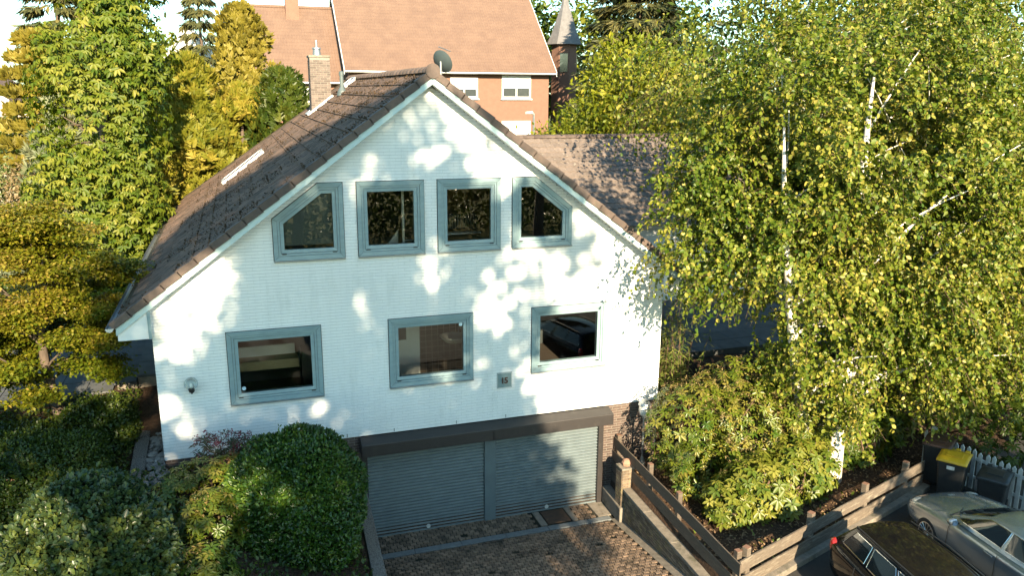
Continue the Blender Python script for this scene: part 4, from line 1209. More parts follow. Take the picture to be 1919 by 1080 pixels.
    k.f = [(i * q + j, (i + 1) * q + j, (i + 1) * q + j + 1, i * q + j + 1)[::-1] for i in range(nx) for j in range(ny)]
    k.m = [0] * len(k.f)
    # skirt to the belt
    def belt(i, j):
        u = i / nx; v = 2 * j / ny - 1
        x = bx0 + (bx1 - bx0) * u; w = bwf + (bwr - bwf) * max(0, (u - .5) * 2) ** 1.5
        if i == 0: w *= .90
        xx = x + (0.10 * (1 - v * v) if i == 0 else (-0.06 * (1 - v * v) if i == nx else 0))
        zz = zb0 + (0.03 if i == 0 else 0.0) + 0.03 * u
        return Vector((xx, v * w, zz))
    def rv(i, j): return Vector(roofv[i * q + j])
    edge = [(0, j) for j in range(ny + 1)] + [(i, ny) for i in range(1, nx + 1)] + [(nx, j) for j in range(ny - 1, -1, -1)] + [(i, 0) for i in range(nx - 1, 0, -1)]
    b0_ = len(k.v)
    k.v += [tuple(belt(i, j)) for i, j in edge]
    ne = len(edge)
    for a in range(ne):
        c = (a + 1) % ne
        k.f.append((edge[a][0] * q + edge[a][1], edge[c][0] * q + edge[c][1], b0_ + c, b0_ + a)); k.m.append(0)
    cab = k.build('cabin', paint, t, local=True)
    bm = bmesh.new(); bm.from_mesh(cab.data); bmesh.ops.recalc_face_normals(bm, faces=bm.faces)
    bm.to_mesh(cab.data); bm.free()
    md = cab.modifiers.new('bevel', 'BEVEL'); md.width = 0.035; md.segments = 3; md.limit_method = 'ANGLE'; md.angle_limit = rad(30)
    for p in cab.data.polygons: p.use_smooth = True
    # glass panels on the skirt
    def pane(nm, path, s0, s1, t0, t1, off=0.006, mat=glass, shear=0.0, trim=True, par=cab):
        """path: list of edge indices; s along it 0..1, t 0 belt..1 roof"""
        n = 8
        def pt(s, tt):
            f = s * (len(path) - 1); a = min(int(f), len(path) - 2); w = f - a
            B = belt(*path[a]).lerp(belt(*path[a + 1]), w); T = rv(*path[a]).lerp(rv(*path[a + 1]), w)
            return B.lerp(T, tt)
        cen = Vector((-0.3, 0, 0.9))
        vs = []
        for i in range(n + 1):
            for tt in (t0, (t0 + t1) / 2, t1):
                s = s0 + (s1 - s0) * i / n
                if shear: s = s + shear * (tt - t0) * (1 if i == 0 else (0 if i < n else 0))
                p = pt(s, tt)
                d = (pt(min(1, s + .01), tt) - pt(max(0, s - .01), tt)).cross(pt(s, min(1, tt + .02)) - pt(s, max(0, tt - .02)))
                d.normalize()
                if d.dot(p - cen) < 0: d = -d
                vs.append(p + d * off)
        kk = MB(); kk.add(vs, [(a * 3 + b, (a + 1) * 3 + b, (a + 1) * 3 + b + 1, a * 3 + b + 1) for a in range(n) for b in range(2)])
        o = kk.build(nm, mat, par, local=True, smooth=True)
        if trim:
            loop = [vs[i * 3] for i in range(n + 1)] + [vs[n * 3 + 1]] + [vs[i * 3 + 2] for i in range(n, -1, -1)] + [vs[1], vs[0]]
            MB().tube(loop, 0.009, 5).build('window_trim', trimm, o, local=True)
        return o
    Lp = [(i, ny) for i in range(nx + 1)]; Rp = [(i, 0) for i in range(nx + 1)]
    Fp = [(0, j) for j in range(ny + 1)]; Bp = [(nx, j) for j in range(ny + 1)]
    trimm = M['chrome'] if kind == 'wagon' else M['chrome']
    for P_ in (Lp, Rp):
        if kind == 'wagon':
            pane('side_window', P_, .06, .36, .16, .86, shear=0.05); pane('side_window', P_, .385, .66, .16, .86); pane('side_window', P_, .69, .93, .18, .86)
        else:
            pane('side_window', P_, .05, .50, .16, .88, shear=0.06); pane('side_window', P_, .53, .86, .16, .88)
    pane('windscreen', Fp, .06, .94, .10, .93, trim=False); pane('rear_window', Bp, .08, .92, .12, .90, trim=False)
    # wheels
    for wx in WX:
        for sy in (-1, 1):
            e = bpy.data.objects.new('wheel', None); link(e, t); e.location = (wx, sy * 0.80, WR)
            k = MB(); k.lathe([(0.20, -.10), (0.29, -.10), (0.312, -.07), (0.315, 0), (0.312, .07), (0.29, .10), (0.215, .10)], (0, 0, 0), 28, 'y'); k.build('tyre', M['tyre'], e, local=True, smooth=True)
            k = MB(); k.lathe([(0.218, sy * .085), (0.218, sy * .10), (0.20, sy * .104), (0.195, sy * .07), (0.12, sy * .055), (0.05, sy * .06), (0.03, sy * .085)], (0, 0, 0), 28, 'y', cap=True); k.build('rim', M['dark'], e, local=True)
            k = MB()
            for a in range(14):
                th = 2 * math.pi * a / 14
                c_, s_ = math.cos(th), math.sin(th)
                k.tube([(0.03 * c_, sy * .095, 0.03 * s_), (0.12 * c_, sy * .092, 0.12 * s_), (0.21 * c_, sy * .098, 0.21 * s_)], [0.014, 0.011, 0.014], 4)
            k.lathe([(0.222, sy * .090), (0.222, sy * .106), (0.205, sy * .106)], (0, 0, 0), 28, 'y', cap=False)
            k.lathe([(0.05, sy * .085), (0.045, sy * .108), (0.01, sy * .11)], (0, 0, 0), 12, 'y')
            k.build('spokes', M['alloy'], e, local=True)
    # mirrors
    for sy in (-1, 1):
        k = MB(); k.lathe([(0.01, -.09), (0.07, -.07), (0.085, 0), (0.075, .07), (0.01, .09)], (0.62, sy * 0.98, 1.0), 12, 'y')
        k.v = [(0.62 + (x - .62) * (.75 if x < .62 else 1.1), y, 1.0 + (z - 1.0) * .8) for x, y, z in k.v]
        mo = k.build('mirror', paint, t, local=True, smooth=True)
        MB().tube([(0.64, sy * .82, .93), (0.63, sy * .95, .97)], 0.025).build('mirror_arm', M['dark'], mo, local=True)
        MB().lathe([(0.06, -0.004), (0.06, 0.0)], (0.548, sy * .985, 1.0), 12, 'x').build('mirror_glass', M['chrome'], mo, local=True)
        # handles, seams, sills, lights
        for hx in ((-0.25,) if kind != 'wagon' else (-0.12, -1.0)):
            MB().box(hx - .10, hx + .10, sy * .905 - .018, sy * .905 + .018, .80, .835).build('door_handle', paint, t, local=True, bevel=0.008)
        seams = ((0.80, .30, .89), (-0.42, .26, .92)) + (((-1.28, .55, .93),) if kind == 'wagon' else ())
        for (sx, z0, z1) in seams:
            k = MB(); k.tube([(sx + .05, sy * .89, z0), (sx, sy * .912, z0 + .2), (sx, sy * .907, z1 - .16), (sx - .01, sy * .88, z1 - .02)], 0.006, 4); k.build('door_seam', M['dark'], t, local=True)
        MB().tube([(1.0, sy * .905, .30), (0, sy * .92, .27), (-1.0, sy * .905, .30)], 0.022, 6).build('sill_strip', M['dark'], t, local=True)
        k = MB(); k.lathe([(0.01, -.14), (0.07, -.10), (0.085, 0), (0.06, .12), (0.01, .15)], (2.04, sy * .64, .66), 14, 'y'); k.v = [((x - 2.04) * 1.5 + 2.04 - abs(y) * .25 + .15, y, z) for x, y, z in k.v]
        k.build('headlight', M['headlamp'], t, local=True, smooth=True)
        k = MB(); k.lathe([(0.01, -.17), (0.06, -.14), (0.085, 0), (0.07, .15), (0.01, .19)], (-2.16, sy * .72, .80), 14, 'z')
        k.v = [((x + 2.16) * 1.2 - 2.16, y, z if kind == 'wagon' else .8 + (z - .8) * .7) for x, y, z in [(a_, b__, c__ + .80 if c__ < .5 else c__) for a_, b__, c__ in k.v]]
        k.build('tail_light', M['tail_red'], t, local=True, smooth=True)
        if kind == 'wagon':
            MB().tube([(0.05, sy * .575, 1.405), (-0.9, sy * .60, 1.43), (-1.8, sy * .545, 1.40)], 0.014, 6).build('roof_rail', M['dark'], t, local=True)
    MB().box(2.20, 2.335, -.26, .26, .42, .58).build('grille', M['dark'], t, local=True, bevel=0.03)
    MB().box(-2.345, -2.28, -.26, .26, .60, .72).build('number_plate', M['picket'], t, local=True)
    MB().box(2.26, 2.36, -.80, .80, .26, .40).build('front_bumper_strip', M['dark'], t, local=True, bevel=0.03) if kind == 'wagon' else None
    for sy in (-.1, .42):
        MB().tube([(1.04, sy, .985), (0.82, sy + .28, 1.04), (0.78, sy + .5, 1.045)], 0.012, 5).build('wiper', M['dark'], t, local=True)
    return t
M['chrome'] = pmat('chrome_trim', (0.55, 0.56, 0.57), rough=0.18, metallic=1.0)
M['alloy'] = pmat('alloy_wheel', (0.62, 0.63, 0.64), rough=0.28, metallic=0.9)
M['tyre'] = pmat('tyre_rubber', (0.02, 0.02, 0.02), (0.03, 0.03, 0.028), rough=0.85, nscale=20)
M['headlamp'] = pmat('headlamp_lens', (0.55, 0.57, 0.58), rough=0.08, metallic=0.4, coat=0.6)
M['tail_red'] = pmat('red_lamp_lens', (0.35, 0.018, 0.012), rough=0.12, coat=0.6)
M['black_paint'] = pmat('black_car_paint', (0.007, 0.007, 0.008), (0.010, 0.009, 0.009), rough=0.07, nscale=3, coat=0.0, spec=0.28, c3=(0.014, 0.012, 0.009), s3=9, lo3=0.66, hi3=0.8, rvar=0.03)
M['silver_paint'] = pmat('silver_car_paint', (0.37, 0.43, 0.48), (0.34, 0.395, 0.44), rough=0.24, metallic=0.65, nscale=2, coat=0.8, c3=(0.28, 0.29, 0.29), s3=14, lo3=0.6, hi3=0.8)
M['car_glass'] = pmat('tinted_car_glass', (0.012, 0.016, 0.017), rough=0.03, spec=0.9)
car('black_car', 'black estate car parked with its tail towards the plank fence', (10.58, -8.22, 1.0), rad(-98), M['black_paint'], 'wagon', M['car_glass'])
car('silver_car', 'silver coupe parked nose first at the plank fence', (13.62, -6.98, 1.0), rad(82), M['silver_paint'], 'coupe', M['car_glass'])
# ================================================================== VEGETATION
RNG = np.random.default_rng(11)
def unit(a): return a / np.maximum(1e-9, np.linalg.norm(a, axis=-1, keepdims=True))
def rdir(n): return unit(RNG.normal(size=(n, 3)))
def nz3(p, f=1.0, ph=0.0):
    x, y, z = (p * f).T
    return (np.sin(x * 1.7 + ph + 1.3 * np.sin(y * 1.1 + ph)) + np.sin(y * 1.9 + 2.1 * ph + 1.2 * np.sin(z * 1.3)) + np.sin(z * 1.6 + 0.7 * ph + 1.4 * np.sin(x * 1.2))) / 3
def leafmesh(name, P, T, Nn, Ln, Wd, mat, parent, fold=0.18, var=None, six=False, curl=0.0):
    """n leaves: base P, tip direction T, rough normal Nn, lengths, widths"""
    n = len(P)
    Ln = np.broadcast_to(np.asarray(Ln, float), (n,))[:, None]; Wd = np.broadcast_to(np.asarray(Wd, float), (n,))[:, None]
    T = unit(T); B = unit(np.cross(T, Nn) + 1e-6); U = np.cross(B, T)
    c = -U * Ln * curl
    if six:
        V = np.stack([P, P + T * Ln * .3 + B * Wd * .45 + U * Wd * fold, P + T * Ln * .68 + B * Wd * .42 + U * Wd * fold + c * .4, P + T * Ln + c, P + T * Ln * .68 - B * Wd * .42 + U * Wd * fold + c * .4, P + T * Ln * .3 - B * Wd * .45 + U * Wd * fold], 1)
        k = 6; fl = np.array([0, 5, 4, 3, 0, 3, 2, 1]); per, ps = 8, [4, 4]
    else:
        V = np.stack([P, P + T * Ln * .45 + B * Wd * .5 + U * Wd * fold, P + T * Ln + c, P + T * Ln * .45 - B * Wd * .5 + U * Wd * fold], 1)
        k = 4; fl = np.array([0, 3, 2, 0, 2, 1]); per, ps = 6, [3, 3]
    off = np.zeros(3)
    if parent is not None: off = np.array(parent.location)
    V = (V - off).reshape(-1, 3).astype(np.float32)
    me = bpy.data.meshes.new(name)
    me.vertices.add(n * k); me.vertices.foreach_set('co', V.ravel())
    lp = (np.arange(n)[:, None] * k + fl[None, :]).ravel().astype(np.int32)
    me.loops.add(len(lp)); me.loops.foreach_set('vertex_index', lp)
    npoly = n * 2
    me.polygons.add(npoly)
    tot = np.tile(np.array(ps, np.int32), n)
    st_ = np.concatenate([[0], np.cumsum(tot)[:-1]]).astype(np.int32)
    me.polygons.foreach_set('loop_start', st_)
    me.update(calc_edges=True)
    a = me.attributes.new('v', 'FLOAT', 'POINT')
    if var is None: var = RNG.random(n)
    a.data.foreach_set('value', np.repeat(np.clip(var, 0, 1), k).astype(np.float32))
    me.materials.append(mat)
    o = bpy.data.objects.new(name, me)
    link(o, parent)
    return o

def ell_points(n, ells, shell=0.55, gapf=0.9, gap=-0.35, ph=0.0, bottom=-1.0):
    """points in a union of ellipsoids, mostly near the surface, with noise gaps; also outward direction"""
    w = np.array([(e[3] * e[4] * e[5]) ** (2 / 3) for e in ells]); w = w / w.sum()
    out, od = [], []
    tot = 0
    while tot < n:
        m = n * 2
        idx = RNG.choice(len(ells), m, p=w)
        E = np.array(ells)[idx]
        d = rdir(m)
        r = 1 - shell * RNG.random(m) ** 1.6
        p = d * r[:, None]
        keep = p[:, 2] > bottom
        q = E[:, :3] + p * E[:, 3:6]
        keep &= nz3(q, gapf, ph) > gap + 0.25 * (RNG.random(m) - .5)
        # drop points deep inside another ellipsoid
        for e in ells:
            rr = np.sum(((q - np.array(e[:3])) / np.array(e[3:6])) ** 2, 1)
            keep &= ~(rr < (1 - shell) ** 2 * 0.8)
        q, d_ = q[keep], unit(d * np.array([1, 1, 1]) / E[:, 3:6])[keep]
        out.append(q); od.append(d_); tot += len(q)
        if len(q) == 0: break
    return np.concatenate(out)[:n], np.concatenate(od)[:n]

def limb_tree(parent, base, top, r0, targets, bark, name_trunk='trunk', wob=0.25, rl=0.3, sides=8, seed=0):
    """tapered trunk from base to top plus curved limbs to target points, each limb set its own part"""
    rs = random.Random(seed)
    base, top = Vector(base), Vector(top)
    H = (top - base).length
    n = 9; pts, rr = [], []
    o1, o2 = rs.uniform(0, 6), rs.uniform(0, 6)
    for i in range(n + 1):
        t = i / n
        p = base.lerp(top, t) + Vector((math.sin(o1 + t * 4) - math.sin(o1), math.sin(o2 + t * 3.4) - math.sin(o2), 0)) * wob * H * 0.06
        pts.append(p); rr.append(r0 * ((1 - t) ** 0.8 * 0.85 + 0.10) * (1.35 if i == 0 else 1.0))
    k = MB(); k.tube(pts, rr, sides); k.build(name_trunk, bark, parent, smooth=True)
    lm = MB()
    for q in targets:
        q = Vector(q)
        dh = math.hypot(q.x - base.x, q.y - base.y)
        tt = max(0.14, min(0.93, (q.z - base.z - dh * rs.uniform(.35, .8)) / max(0.1, H)))
        tt = tt + rs.uniform(-.06, .06) if .22 < tt < .85 else max(.14, min(.93, tt + rs.uniform(-.03, .10) if tt < .5 else tt - rs.uniform(0, .25)))
        f = tt * n; a = min(int(f), n - 1)
        s = pts[a].lerp(pts[a + 1], f - a); rs_ = rr[a] * rl
        mid = s.lerp(q, 0.5) + Vector((rs.uniform(-.2, .2), rs.uniform(-.2, .2), 0.12 * (q - s).length))
        P_ = []
        for i in range(6):
            t = i / 5
            P_.append(s * (1 - t) ** 2 + mid * 2 * t * (1 - t) + q * t * t)
        lm.tube(P_, [rs_ * (1 - 0.85 * i / 5) + 0.004 for i in range(6)], 5, False)
    if targets is not None and len(targets):
        lm.build('limbs', bark, parent, smooth=True)
    return pts

def sprays(pts, outd, m, length, droop, spread, leaf):
    """hanging twigs: m leaves along each; returns twig polylines and leaf arrays"""
    n = len(pts)
    d0 = unit(outd * 0.8 + rdir(n) * spread + np.array([0, 0, 0.1]))
    Ls = length * (0.6 + 0.8 * RNG.random(n))
    P, T, Nn = [], [], []
    tw = []
    for j in range(m):
        t = (j + 0.5 * RNG.random(n)) / m
        p = pts + d0 * (Ls * t)[:, None] + np.array([0, 0, -1.0]) * (droop * Ls * t * t)[:, None]
        tang = unit(d0 + np.array([0, 0, -2.0]) * (droop * t)[:, None])
        side = unit(np.cross(tang, rdir(n)))
        T.append(unit(tang * 0.35 + side * 0.8 + np.array([0, 0, -0.45])))
        P.append(p)
        Nn.append(unit(rdir(n) * 0.68 + outd * 0.6 + np.array([0, 0, 0.4])))
    for t in (0, .5, 1.0):
        tw.append(pts + d0 * (Ls * t)[:, None] + np.array([0, 0, -1.0]) * (droop * Ls * t * t)[:, None])
    return np.concatenate(P), np.concatenate(T), np.concatenate(Nn), np.stack(tw, 1)

def twigmesh(name, tw, r, mat, parent, step=1):
    k = MB()
    for q in tw[::step]:
        k.tube([tuple(v) for v in q], [r, r * .7, r * .35], 3, False)
    return k.build(name, mat, parent)

BK = {}
BK['birch'] = pmat('birch_bark', (0.72, 0.68, 0.62), (0.60, 0.55, 0.48), rough=0.7, nscale=5, c3=(0.05, 0.04, 0.035), s3=4.0, lo3=0.60, hi3=0.66, stretch=(1, 1, 2.5), bump=0.3, bscale=20)
BK['brown'] = pmat('brown_bark', (0.13, 0.095, 0.07), (0.085, 0.065, 0.05), rough=0.95, nscale=10, stretch=(1, 1, .3), bump=0.8, bscale=25)
BK['twig'] = pmat('brown_twig', (0.16, 0.10, 0.065), (0.11, 0.07, 0.05), rough=0.8, nscale=10)
LF = {}
LF['birch'] = leafmat('birch_leaf', (0.050, 0.098, 0.008), (0.140, 0.174, 0.016), (0.35, 0.30, 0.06), 0.26, rough=0.45, spec=0.35)
LF['chestnut'] = leafmat('chestnut_leaf', (0.052, 0.095, 0.007), (0.120, 0.152, 0.011), (0.22, 0.22, 0.03), 0.32, 0.5, 0.3)
LF['thuja'] = leafmat('golden_thuja_foliage', (0.095, 0.120, 0.009), (0.195, 0.190, 0.015), (0.33, 0.26, 0.04), 0.25, rough=0.6)
LF['gold'] = leafmat('gold_conifer_foliage', (0.12, 0.105, 0.012), (0.20, 0.165, 0.018), (0.29, 0.23, 0.04), 0.25, rough=0.6)
LF['maple'] = leafmat('maple_leaf', (0.090, 0.125, 0.008), (0.220, 0.205, 0.015), (0.44, 0.30, 0.08), 0.40)
LF['rhodo'] = leafmat('rhododendron_leaf', (0.046, 0.092, 0.008), (0.115, 0.150, 0.014), (0.24, 0.205, 0.04), 0.26, rough=0.35, spec=0.5)
LF['rhodo_lit'] = leafmat('pale_rhododendron_leaf', (0.060, 0.105, 0.010), (0.140, 0.165, 0.018), (0.25, 0.235, 0.04), 0.24, rough=0.42, spec=0.5)
LF['spent'] = leafmat('spent_bloom', (0.13, 0.095, 0.035), (0.20, 0.145, 0.05), (0.29, 0.22, 0.09), 0.2, rough=0.7)
LF['box'] = leafmat('hedge_leaf', (0.016, 0.046, 0.007), (0.040, 0.092, 0.011), (0.11, 0.17, 0.02), 0.18, rough=0.32, spec=0.5)
LF['dark'] = leafmat('dark_hedge_leaf', (0.020, 0.042, 0.006), (0.042, 0.070, 0.008), (0.09, 0.115, 0.014), 0.22, rough=0.4)
LF['ivy'] = leafmat('broad_shrub_leaf', (0.034, 0.060, 0.026), (0.058, 0.094, 0.028), (0.12, 0.145, 0.028), 0.2, rough=0.36, spec=0.5)
LF['cover'] = leafmat('ground_cover_leaf', (0.022, 0.046, 0.006), (0.052, 0.078, 0.009), (0.12, 0.13, 0.018), 0.25)
LF['red'] = leafmat('reddish_leaf', (0.03, 0.055, 0.02), (0.05, 0.06, 0.025), (0.11, 0.045, 0.035), 0.22)
LF['bloom'] = leafmat('dark_red_bloom', (0.14, 0.02, 0.035), (0.20, 0.03, 0.05), (0.28, 0.08, 0.09), 0.2)
LF['bright'] = leafmat('bright_shrub_leaf', (0.115, 0.155, 0.010), (0.22, 0.24, 0.016), (0.36, 0.32, 0.04), 0.36)
LF['spruce'] = leafmat('spruce_needles', (0.040, 0.052, 0.020), (0.085, 0.088, 0.030), (0.16, 0.135, 0.042), 0.12, rough=0.6)
LF['blue'] = leafmat('bluish_conifer', (0.09, 0.115, 0.065), (0.15, 0.17, 0.09), (0.23, 0.24, 0.13), 0.15, rough=0.6)
LF['grass'] = leafmat('grass_blade', (0.10, 0.12, 0.02), (0.19, 0.19, 0.035), (0.28, 0.25, 0.07), 0.3)
LF['litter'] = leafmat('dry_leaf', (0.11, 0.065, 0.035), (0.19, 0.12, 0.065), (0.30, 0.20, 0.11), 0.1, rough=0.8)
LF['bamboo'] = leafmat('bamboo_leaf', (0.07, 0.115, 0.025), (0.13, 0.165, 0.035), (0.23, 0.24, 0.06), 0.32)

def branch_targets(ells, k, ph=1.0, shr=0.75):
    q, _ = ell_points(k, [(e[0], e[1], e[2], e[3] * shr, e[4] * shr, e[5] * shr) for e in ells], 0.35, .8, -2, ph)
    return [tuple(v) for v in q]

# ---------------- birches on the right
def birch(name, label, stems, ells, nspray, m, leaf, ph, droop=0.75, length=0.55, group=None, ntw=1, gap=-0.30, extra=None, clump=1.0):
    t = thing(name, label, 'tree', stems[0][0], 0, group)
    allpts = []
    for i, (b_, tp, r0, nt_) in enumerate(stems):
        tg = branch_targets(ells, nt_, ph + i)
        limb_tree(t, b_, tp, r0, tg, BK['birch'], 'trunk', 0.3, 0.30, 10, i + 3)
    pc, dc = ell_points(nspray // 13, ells, 0.75, 0.75, gap, ph)
    ix = RNG.integers(0, len(pc), nspray)
    p = pc[ix] + RNG.normal(size=(nspray, 3)) * np.array([.27, .27, .24]) * clump; d = unit(dc[ix] + .5 * rdir(nspray))
    if extra is not None:
        p2, d2_ = ell_points(extra[0], extra[1], 0.9, 0.8, -1.0, ph + 2); p = np.concatenate([p, p2]); d = np.concatenate([d, d2_])
    if name == 'birch_tree':                   # the lower left of the crown is open towards the terrace
        kp = ~((p[:, 0] < 10.9) & (p[:, 2] < 5.75) & (p[:, 2] < 5.75 - .0 * p[:, 1]))
        p, d = p[kp], d[kp]
    P, T, Nn, tw = sprays(p, d, m, length, droop, 0.75, leaf)
    n = len(P)
    sz = leaf * (0.55 + 0.8 * RNG.random(n))
    var = np.clip(0.46 + 0.24 * nz3(P, 1.1, ph + 4) + 0.25 * RNG.normal(size=n), 0, 1)
    leafmesh('crown', P, T, Nn, sz, sz * 0.72, LF['birch'], t, 0.14, var, six=True)
    twigmesh('twigs', tw, 0.006, BK['twig'], t, ntw)
    return t
birch('birch_tree', 'large leafy silver birch in the planting bed right of the driveway',
      [((12.90, -2.55, 0.95), (14.6, -1.2, 10.6), 0.25, 22), ((12.45, -2.45, 0.95), (11.2, -2.2, 9.4), 0.19, 18), ((14.9, -0.6, 1.1), (17.2, -0.8, 10.0), 0.18, 16)],
      [(13.0, -1.9, 6.9, 3.9, 2.6, 3.1), (15.6, -1.6, 6.8, 3.4, 3.0, 3.6), (12.0, -1.6, 9.0, 2.7, 2.4, 2.5), (17.6, -0.8, 7.2, 3.4, 3.0, 3.6), (14.3, -2.4, 4.5, 3.0, 2.2, 2.0), (15.0, -0.5, 10.0, 3.6, 2.8, 2.6), (17.2, -2.2, 4.6, 2.4, 2.0, 1.7)],
      13000, 15, 0.098, 0.4, gap=-.30, ntw=2, length=.5, extra=(560, [(9.7, -1.9, 6.9, 1.5, 1.0, 1.3), (10.0, -1.2, 8.3, 1.2, 1.0, 1.2)]))
birch('weeping_birch_tree', 'tall weeping birch with hanging twigs behind the large birch',
      [((18.5, 7.0, 2.5), (19.3, 7.2, 14.5), 0.26, 36)],
      [(18.2, 7.0, 11.6, 4.0, 3.2, 4.2), (22.0, 7.5, 11.5, 4.2, 3.4, 4.8), (15.6, 7.5, 10.9, 2.6, 2.2, 3.0), (26.4, 8.0, 10.5, 4.4, 3.2, 5.6)],
      3800, 13, 0.12, 2.3, droop=1.3, length=1.1, ntw=2, gap=-0.2, clump=1.6)

# ---------------- chestnut: clusters of drooping leaflets
def palmate(parent, name, pts, outd, nl, Ln, Wd, mat, droop=0.5, ph=0.0, up=0.35, curl=0.12):
    n = len(pts)
    ax = unit(outd * 0.7 + np.array([0, 0, up]) + rdir(n) * 0.45)
    a = unit(np.cross(ax, rdir(n))); b = np.cross(ax, a)
    P, T, Nn = [], [], []
    for j in range(nl):
        th = 2 * math.pi * (j + 0.25 * RNG.random(n)) / nl
        rd = a * np.cos(th)[:, None] + b * np.sin(th)[:, None]
        T.append(unit(rd + ax * 0.25 + np.array([0, 0, -droop]))); P.append(pts + rd * 0.012); Nn.append(ax + rd * 0.25)
    P, T, Nn = np.concatenate(P), np.concatenate(T), np.concatenate(Nn)
    k = len(P)
    s = (0.75 + 0.4 * RNG.random(k)) * np.tile(0.55 + 0.7 * RNG.random(n), nl)
    var = np.tile(np.clip(0.5 + 0.25 * nz3(pts, 1.0, ph + 2) + 0.25 * RNG.normal(size=n), 0, 1), nl) + 0.1 * RNG.normal(size=k)
    return leafmesh(name, P, T, Nn, Ln * s, Wd * s, mat, parent, 0.15, var, six=True, curl=curl)
t = thing('chestnut_tree', 'large horse chestnut with drooping fingered leaves left of the house', 'tree', (-4.3, 12.5, 3.2))
ells = [(-4.0, 12.5, 9.6, 2.1, 2.2, 3.6), (-4.3, 12.0, 6.4, 2.2, 2.4, 2.4), (-3.4, 12.8, 11.8, 1.9, 2.0, 2.2), (-4.5, 12.6, 4.7, 1.9, 2.1, 1.3)]
limb_tree(t, (-4.3, 12.5, 3.1), (-4.0, 12.6, 12.0), 0.30, branch_targets(ells, 40, 2), BK['brown'], seed=5)
p, d = ell_points(8200, ells, 0.65, 1.15, -0.18, 1.7)
palmate(t, 'crown', p, d, 5, 0.205, 0.085, LF['chestnut'], 0.85, 1.7)

# ---------------- feathery conifers
def conifer(name, label, base, h, r, mat, n, m=9, L_=0.34, ph=0.0, fat=1.0, taper=0.8, lw=0.085, droop=0.1, group=None, layered=0.0, bark='brown', up=0.5, fan=True):
    t = thing(name, label, 'tree', base, 0, group)
    b_ = Vector(base)
    k = MB(); k.tube([b_, b_ + Vector((0.05, 0, h * .5)), b_ + Vector((0, 0.05, h * .97))], [r * .10 + .03, r * .06 + .02, 0.015], 8); k.build('trunk', BK[bark], t, smooth=True)
    u = RNG.random(n) ** 0.8
    if layered: u = np.clip((np.floor(u * layered) + 0.35 * RNG.random(n)) / layered, 0, 1)
    prof = (1 - u) ** taper * (1 - np.exp(-u * 9)) * 1.0 + 0.03
    th = 2 * np.pi * RNG.random(n)
    lob = 1 + 0.16 * np.sin(th * 3 + ph + u * 9) + 0.12 * np.sin(th * 5 + u * 17 + ph)
    rr = r * fat * prof * lob * (1 - 0.5 * RNG.random(n) ** 2)
    pts = np.stack([b_.x + rr * np.cos(th), b_.y + rr * np.sin(th), b_.z + 0.08 * h + u * 0.92 * h - droop * rr * 0.6], 1)
    od = np.stack([np.cos(th), np.sin(th), np.full(n, up)], 1)
    keep = nz3(pts, 1.2, ph) > -0.5
    pts, od = pts[keep], unit(od[keep])
    n = len(pts)
    if droop > .3: fan = False
    if fan:                                    # upright fans whose flat side looks outward
        ax = unit(np.array([0, 0, .75]) + od * .45 + rdir(n) * .5); sd = unit(np.cross(ax, od + rdir(n) * .35))
    else:
        ax = unit(od + rdir(n) * 0.4 + np.array([0, 0, -droop]))
        sd = unit(np.cross(ax, np.array([0, 0, 1.0]) + rdir(n) * 0.5))
    P, T, Nn = [], [], []
    for j in range(m):
        f = (j - (m - 1) / 2) / (m / 2)
        tt = 0.15 + 0.8 * (j % 3) / 3
        P.append(pts + ax * (L_ * tt * 0.8)); T.append(unit(ax * (1.1 - 0.4 * abs(f)) + sd * f * 1.1 + rdir(n) * 0.25 + np.array([0, 0, -droop * .5]))); Nn.append(unit(np.cross(ax, sd) + rdir(n) * 0.5))
    P, T, Nn = np.concatenate(P), np.concatenate(T), np.concatenate(Nn)
    k = len(P); s = 0.6 + 0.8 * RNG.random(k)
    var = np.tile(np.clip(0.5 + 0.3 * nz3(pts, 1.3, ph) + 0.22 * RNG.normal(size=n), 0, 1), m)
    leafmesh('crown', P, T, Nn, L_ * s, lw * s, mat, t, 0.12, var)
    return t
conifer('thuja_tree', 'broad golden green thuja behind the left roof slope', (-1.6, 18.2, 3.6), 7.6, 2.0, LF['thuja'], 5200, 9, 0.27, 0.3, 1.25, 0.55, 0.075)
conifer('thuja_tree', 'lower feathery thuja touching the left gutter beside the chestnut', (-3.3, 15.0, 3.3), 5.6, 1.3, LF['thuja'], 3000, 9, 0.25, 1.3, 1.1, 0.5, 0.075)
conifer('thuja_tree', 'rounded thuja top right of the broad golden thuja', (0.3, 19.5, 3.8), 6.3, 1.6, LF['thuja'], 2800, 9, 0.27, 2.3, 1.2, 0.5, 0.075)
conifer('juniper_bush', 'grey green juniper top just left of the brick chimney', (2.0, 19.0, 3.8), 7.0, 1.35, LF['cover'], 2200, 9, 0.24, 4.3, 1.25, 0.35, 0.07)
conifer('golden_conifer', 'golden columnar conifer in front of the orange roofed house', (0.75, 31.0, 5.0), 9.4, 1.75, LF['gold'], 2800, 8, 0.28, 2.0, 1.1, 0.30, 0.12)
conifer('golden_cypress', 'yellow tiered cypress at the far left behind the chestnut', (-8.9, 29.0, 5.0), 7.9, 2.1, LF['gold'], 2400, 8, 0.38, 3.0, 1.15, 0.75, 0.14, layered=9)
conifer('spruce_tree', 'tall dark spruce against the sky at the far left', (-8.9, 36.0, 5.4), 14.0, 2.4, LF['spruce'], 1700, 8, 0.6, 4.0, 1.1, 0.9, 0.12, 0.5, layered=16, up=-.1)
conifer('spruce_tree', 'tall spruce behind the chestnut top', (-6.6, 39.0, 5.4), 15.0, 2.6, LF['spruce'], 1600, 8, 0.6, 5.0, 1.1, 0.9, 0.12, 0.5, layered=16, up=-.1)
